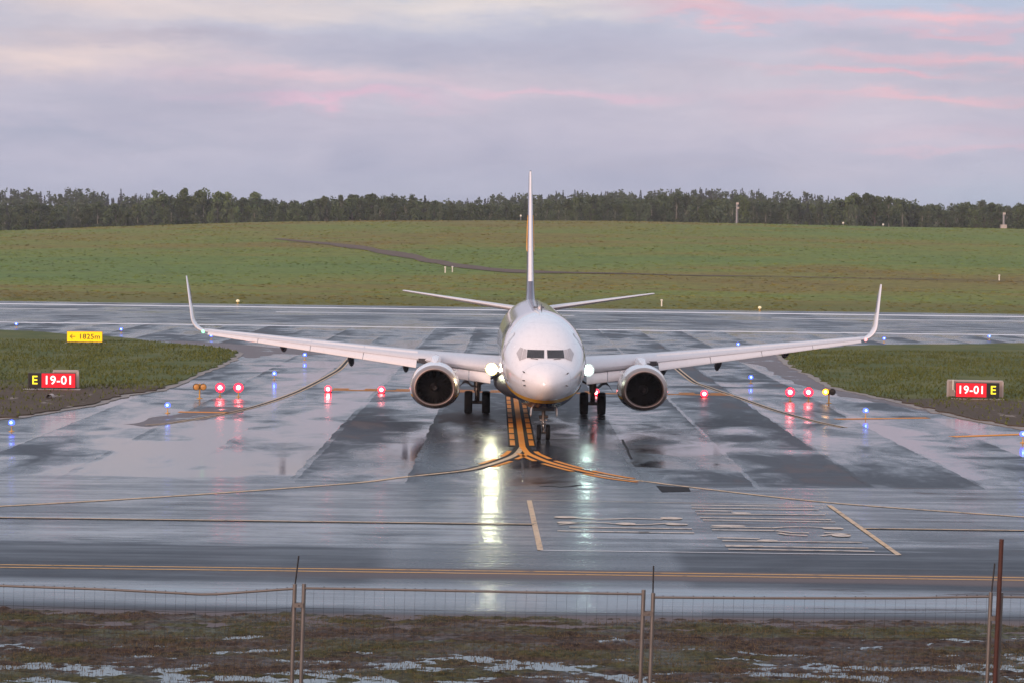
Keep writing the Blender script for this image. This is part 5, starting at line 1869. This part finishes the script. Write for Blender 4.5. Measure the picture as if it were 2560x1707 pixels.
def srgb(r, g, b):
    def f(c):
        c /= 255
        return c / 12.92 if c <= 0.04045 else ((c + 0.055) / 1.055) ** 2.4
    return (f(r), f(g), f(b))


base = t.ramp(v, [(0.0, srgb(166, 172, 192)), (0.028, srgb(174, 177, 198)), (0.05, srgb(187, 184, 202)), (0.075, srgb(194, 188, 202)), (0.105, srgb(182, 192, 213)), (0.15, srgb(194, 210, 229)), (0.25, srgb(196, 210, 230)),
                  (0.45, srgb(196, 210, 232)), (1.0, srgb(212, 220, 236))])


def blobm(uc, vc, su, sv, p=1.0):
    a = t.math('POWER', t.math('ABSOLUTE', t.math('DIVIDE', t.math('SUBTRACT', u, uc), su)), 2.0)
    b_ = t.math('POWER', t.math('ABSOLUTE', t.math('DIVIDE', t.math('SUBTRACT', v, vc), sv)), 2.0)
    e = t.math('EXPONENT', t.math('MULTIPLY', t.math('ADD', a, b_), -1.0))
    return t.math('MULTIPLY', e, p)


front = t.step(y, 0.0, 0.3)
def U(px): return (px - 1280) / F_PX
def V(py): return (612 - py) / F_PX
# (px, py, half-width px, half-height px, colour, strength), photo coordinates of the clouds
CL = [(150, 20, 420, 60, (230, 213, 211), 0.95), (120, 150, 360, 48, (230, 211, 208), 0.9), (620, 30, 420, 40, (226, 212, 210), 0.8), (1250, 20, 420, 40, (228, 217, 212), 0.85),
      (430, 118, 330, 20, (186, 178, 192), 0.75), (1000, 135, 420, 34, (178, 178, 197), 0.85), (200, 275, 430, 40, (176, 176, 195), 0.8), (120, 350, 500, 26, (162, 168, 190), 0.7),
      (760, 205, 330, 26, (220, 196, 206), 0.95), (800, 258, 300, 14, (214, 184, 203), 1.0), (1330, 228, 210, 14, (216, 188, 204), 0.8), (1560, 225, 130, 16, (212, 186, 203), 0.75),
      (1650, 110, 380, 55, (186, 184, 202), 0.55), (2250, 85, 420, 20, (186, 180, 196), 0.5), (2250, 195, 420, 20, (184, 182, 200), 0.5),
      (1790, 18, 190, 22, (232, 188, 195), 0.75), (1830, 45, 220, 12, (230, 180, 190), 0.6), (2380, 30, 340, 17, (234, 184, 192), 0.8), (2440, 62, 260, 10, (226, 178, 190), 0.6),
      (2420, 125, 300, 15, (230, 184, 194), 0.75), (2160, 168, 220, 9, (226, 176, 190), 0.75), (2330, 237, 330, 12, (226, 184, 195), 0.75), (2000, 255, 180, 26, (202, 184, 200), 0.5),
      (2380, 325, 260, 22, (200, 182, 198), 0.5), (2400, 365, 260, 10, (210, 182, 198), 0.5), (2560, 470, 300, 50, (164, 178, 198), 0.6), (1700, 400, 500, 26, (178, 176, 194), 0.4)]
col = base
for (px, py, hw, hh, c, s_) in CL:
    col = t.mix(t.math('MULTIPLY', blobm(U(px), V(py), hw / F_PX, hh / F_PX, s_), front), col, srgb(*c))
# soft mottling everywhere
mott = t.noise(t.mapping(dirv, (5, 5, 16), (1, 4, 2)), 1.0, 6, 0.6)
col = t.mix(1.0, col, t.ramp(mott, [(0.25, (0.86, 0.88, 0.92)), (0.75, (1.12, 1.09, 1.06))]), 'MULTIPLY')
m2 = t.noise(t.mapping(dirv, (16, 16, 70), (2, 8, 3)), 1.0, 5, 0.62, 0.6)
col = t.mix(1.0, col, t.ramp(m2, [(0.3, (0.92, 0.93, 0.955)), (0.7, (1.07, 1.055, 1.04))]), 'MULTIPLY')
# sunset side: warmer, brighter low sky behind and left of the camera
sd = Vector((math.sin(SUN_AZ), math.cos(SUN_AZ), 0.12)).normalized()
dt = t.new('ShaderNodeVectorMath', operation='DOT_PRODUCT'); t.put(dt.inputs[0], dirv); dt.inputs[1].default_value = sd
warm = t.step(dt.outputs['Value'], 0.15, 1.0)
col = t.mix(t.math('MULTIPLY', warm, 0.85), col, (1.7, 1.12, 1.0))
sky = t.new('ShaderNodeTexSky', sky_type='NISHITA')
sky.sun_disc = False; sky.sun_elevation = SUN_EL; sky.sun_rotation = SUN_AZ
bg1 = t.new('ShaderNodeBackground'); t.put(bg1.inputs[0], col); bg1.inputs[1].default_value = 1.13
bg2 = t.new('ShaderNodeBackground'); t.put(bg2.inputs[0], sky.outputs[0]); bg2.inputs[1].default_value = 0.05
mx = t.new('ShaderNodeMixShader'); mx.inputs[0].default_value = 0.06
wd.node_tree.links.new(bg1.outputs[0], mx.inputs[1]); wd.node_tree.links.new(bg2.outputs[0], mx.inputs[2])
wd.node_tree.links.new(mx.outputs[0], out.inputs[0])

sl = bpy.data.lights.new('sun', 'SUN')
sl.energy = 1.9; sl.angle = R(12); sl.color = (1.0, 0.74, 0.62)
so = bpy.data.objects.new('sun', sl); COL.objects.link(so)
sdir = Vector((math.sin(SUN_AZ) * math.cos(SUN_EL), math.cos(SUN_AZ) * math.cos(SUN_EL), math.sin(SUN_EL)))
so.rotation_euler = (-sdir).to_track_quat('-Z', 'Y').to_euler()

hz = MB(); hz.box(-500, 500, -60, 1720, -2.0, 60)
HM = bpy.data.materials.new('even_haze'); HM.use_nodes = True
for nd in list(HM.node_tree.nodes): HM.node_tree.nodes.remove(nd)
ho = HM.node_tree.nodes.new('ShaderNodeOutputMaterial'); hv = HM.node_tree.nodes.new('ShaderNodeVolumePrincipled')
hv.inputs['Color'].default_value = (0.86, 0.90, 1.0, 1); hv.inputs['Density'].default_value = 0.00012
HM.node_tree.links.new(hv.outputs[0], ho.inputs['Volume'])
tag(hz.build('haze', HM), kind='stuff')
scene.cycles.volume_bounces = 0
scene.view_settings.view_transform = 'Standard'
scene.view_settings.look = 'None'
scene.view_settings.exposure = 0.0
scene.view_settings.gamma = 1.0
scene.render.engine = 'CYCLES'
scene.cycles.use_denoising = True
scene.cycles.max_bounces = 6
scene.cycles.sample_clamp_indirect = 6.0
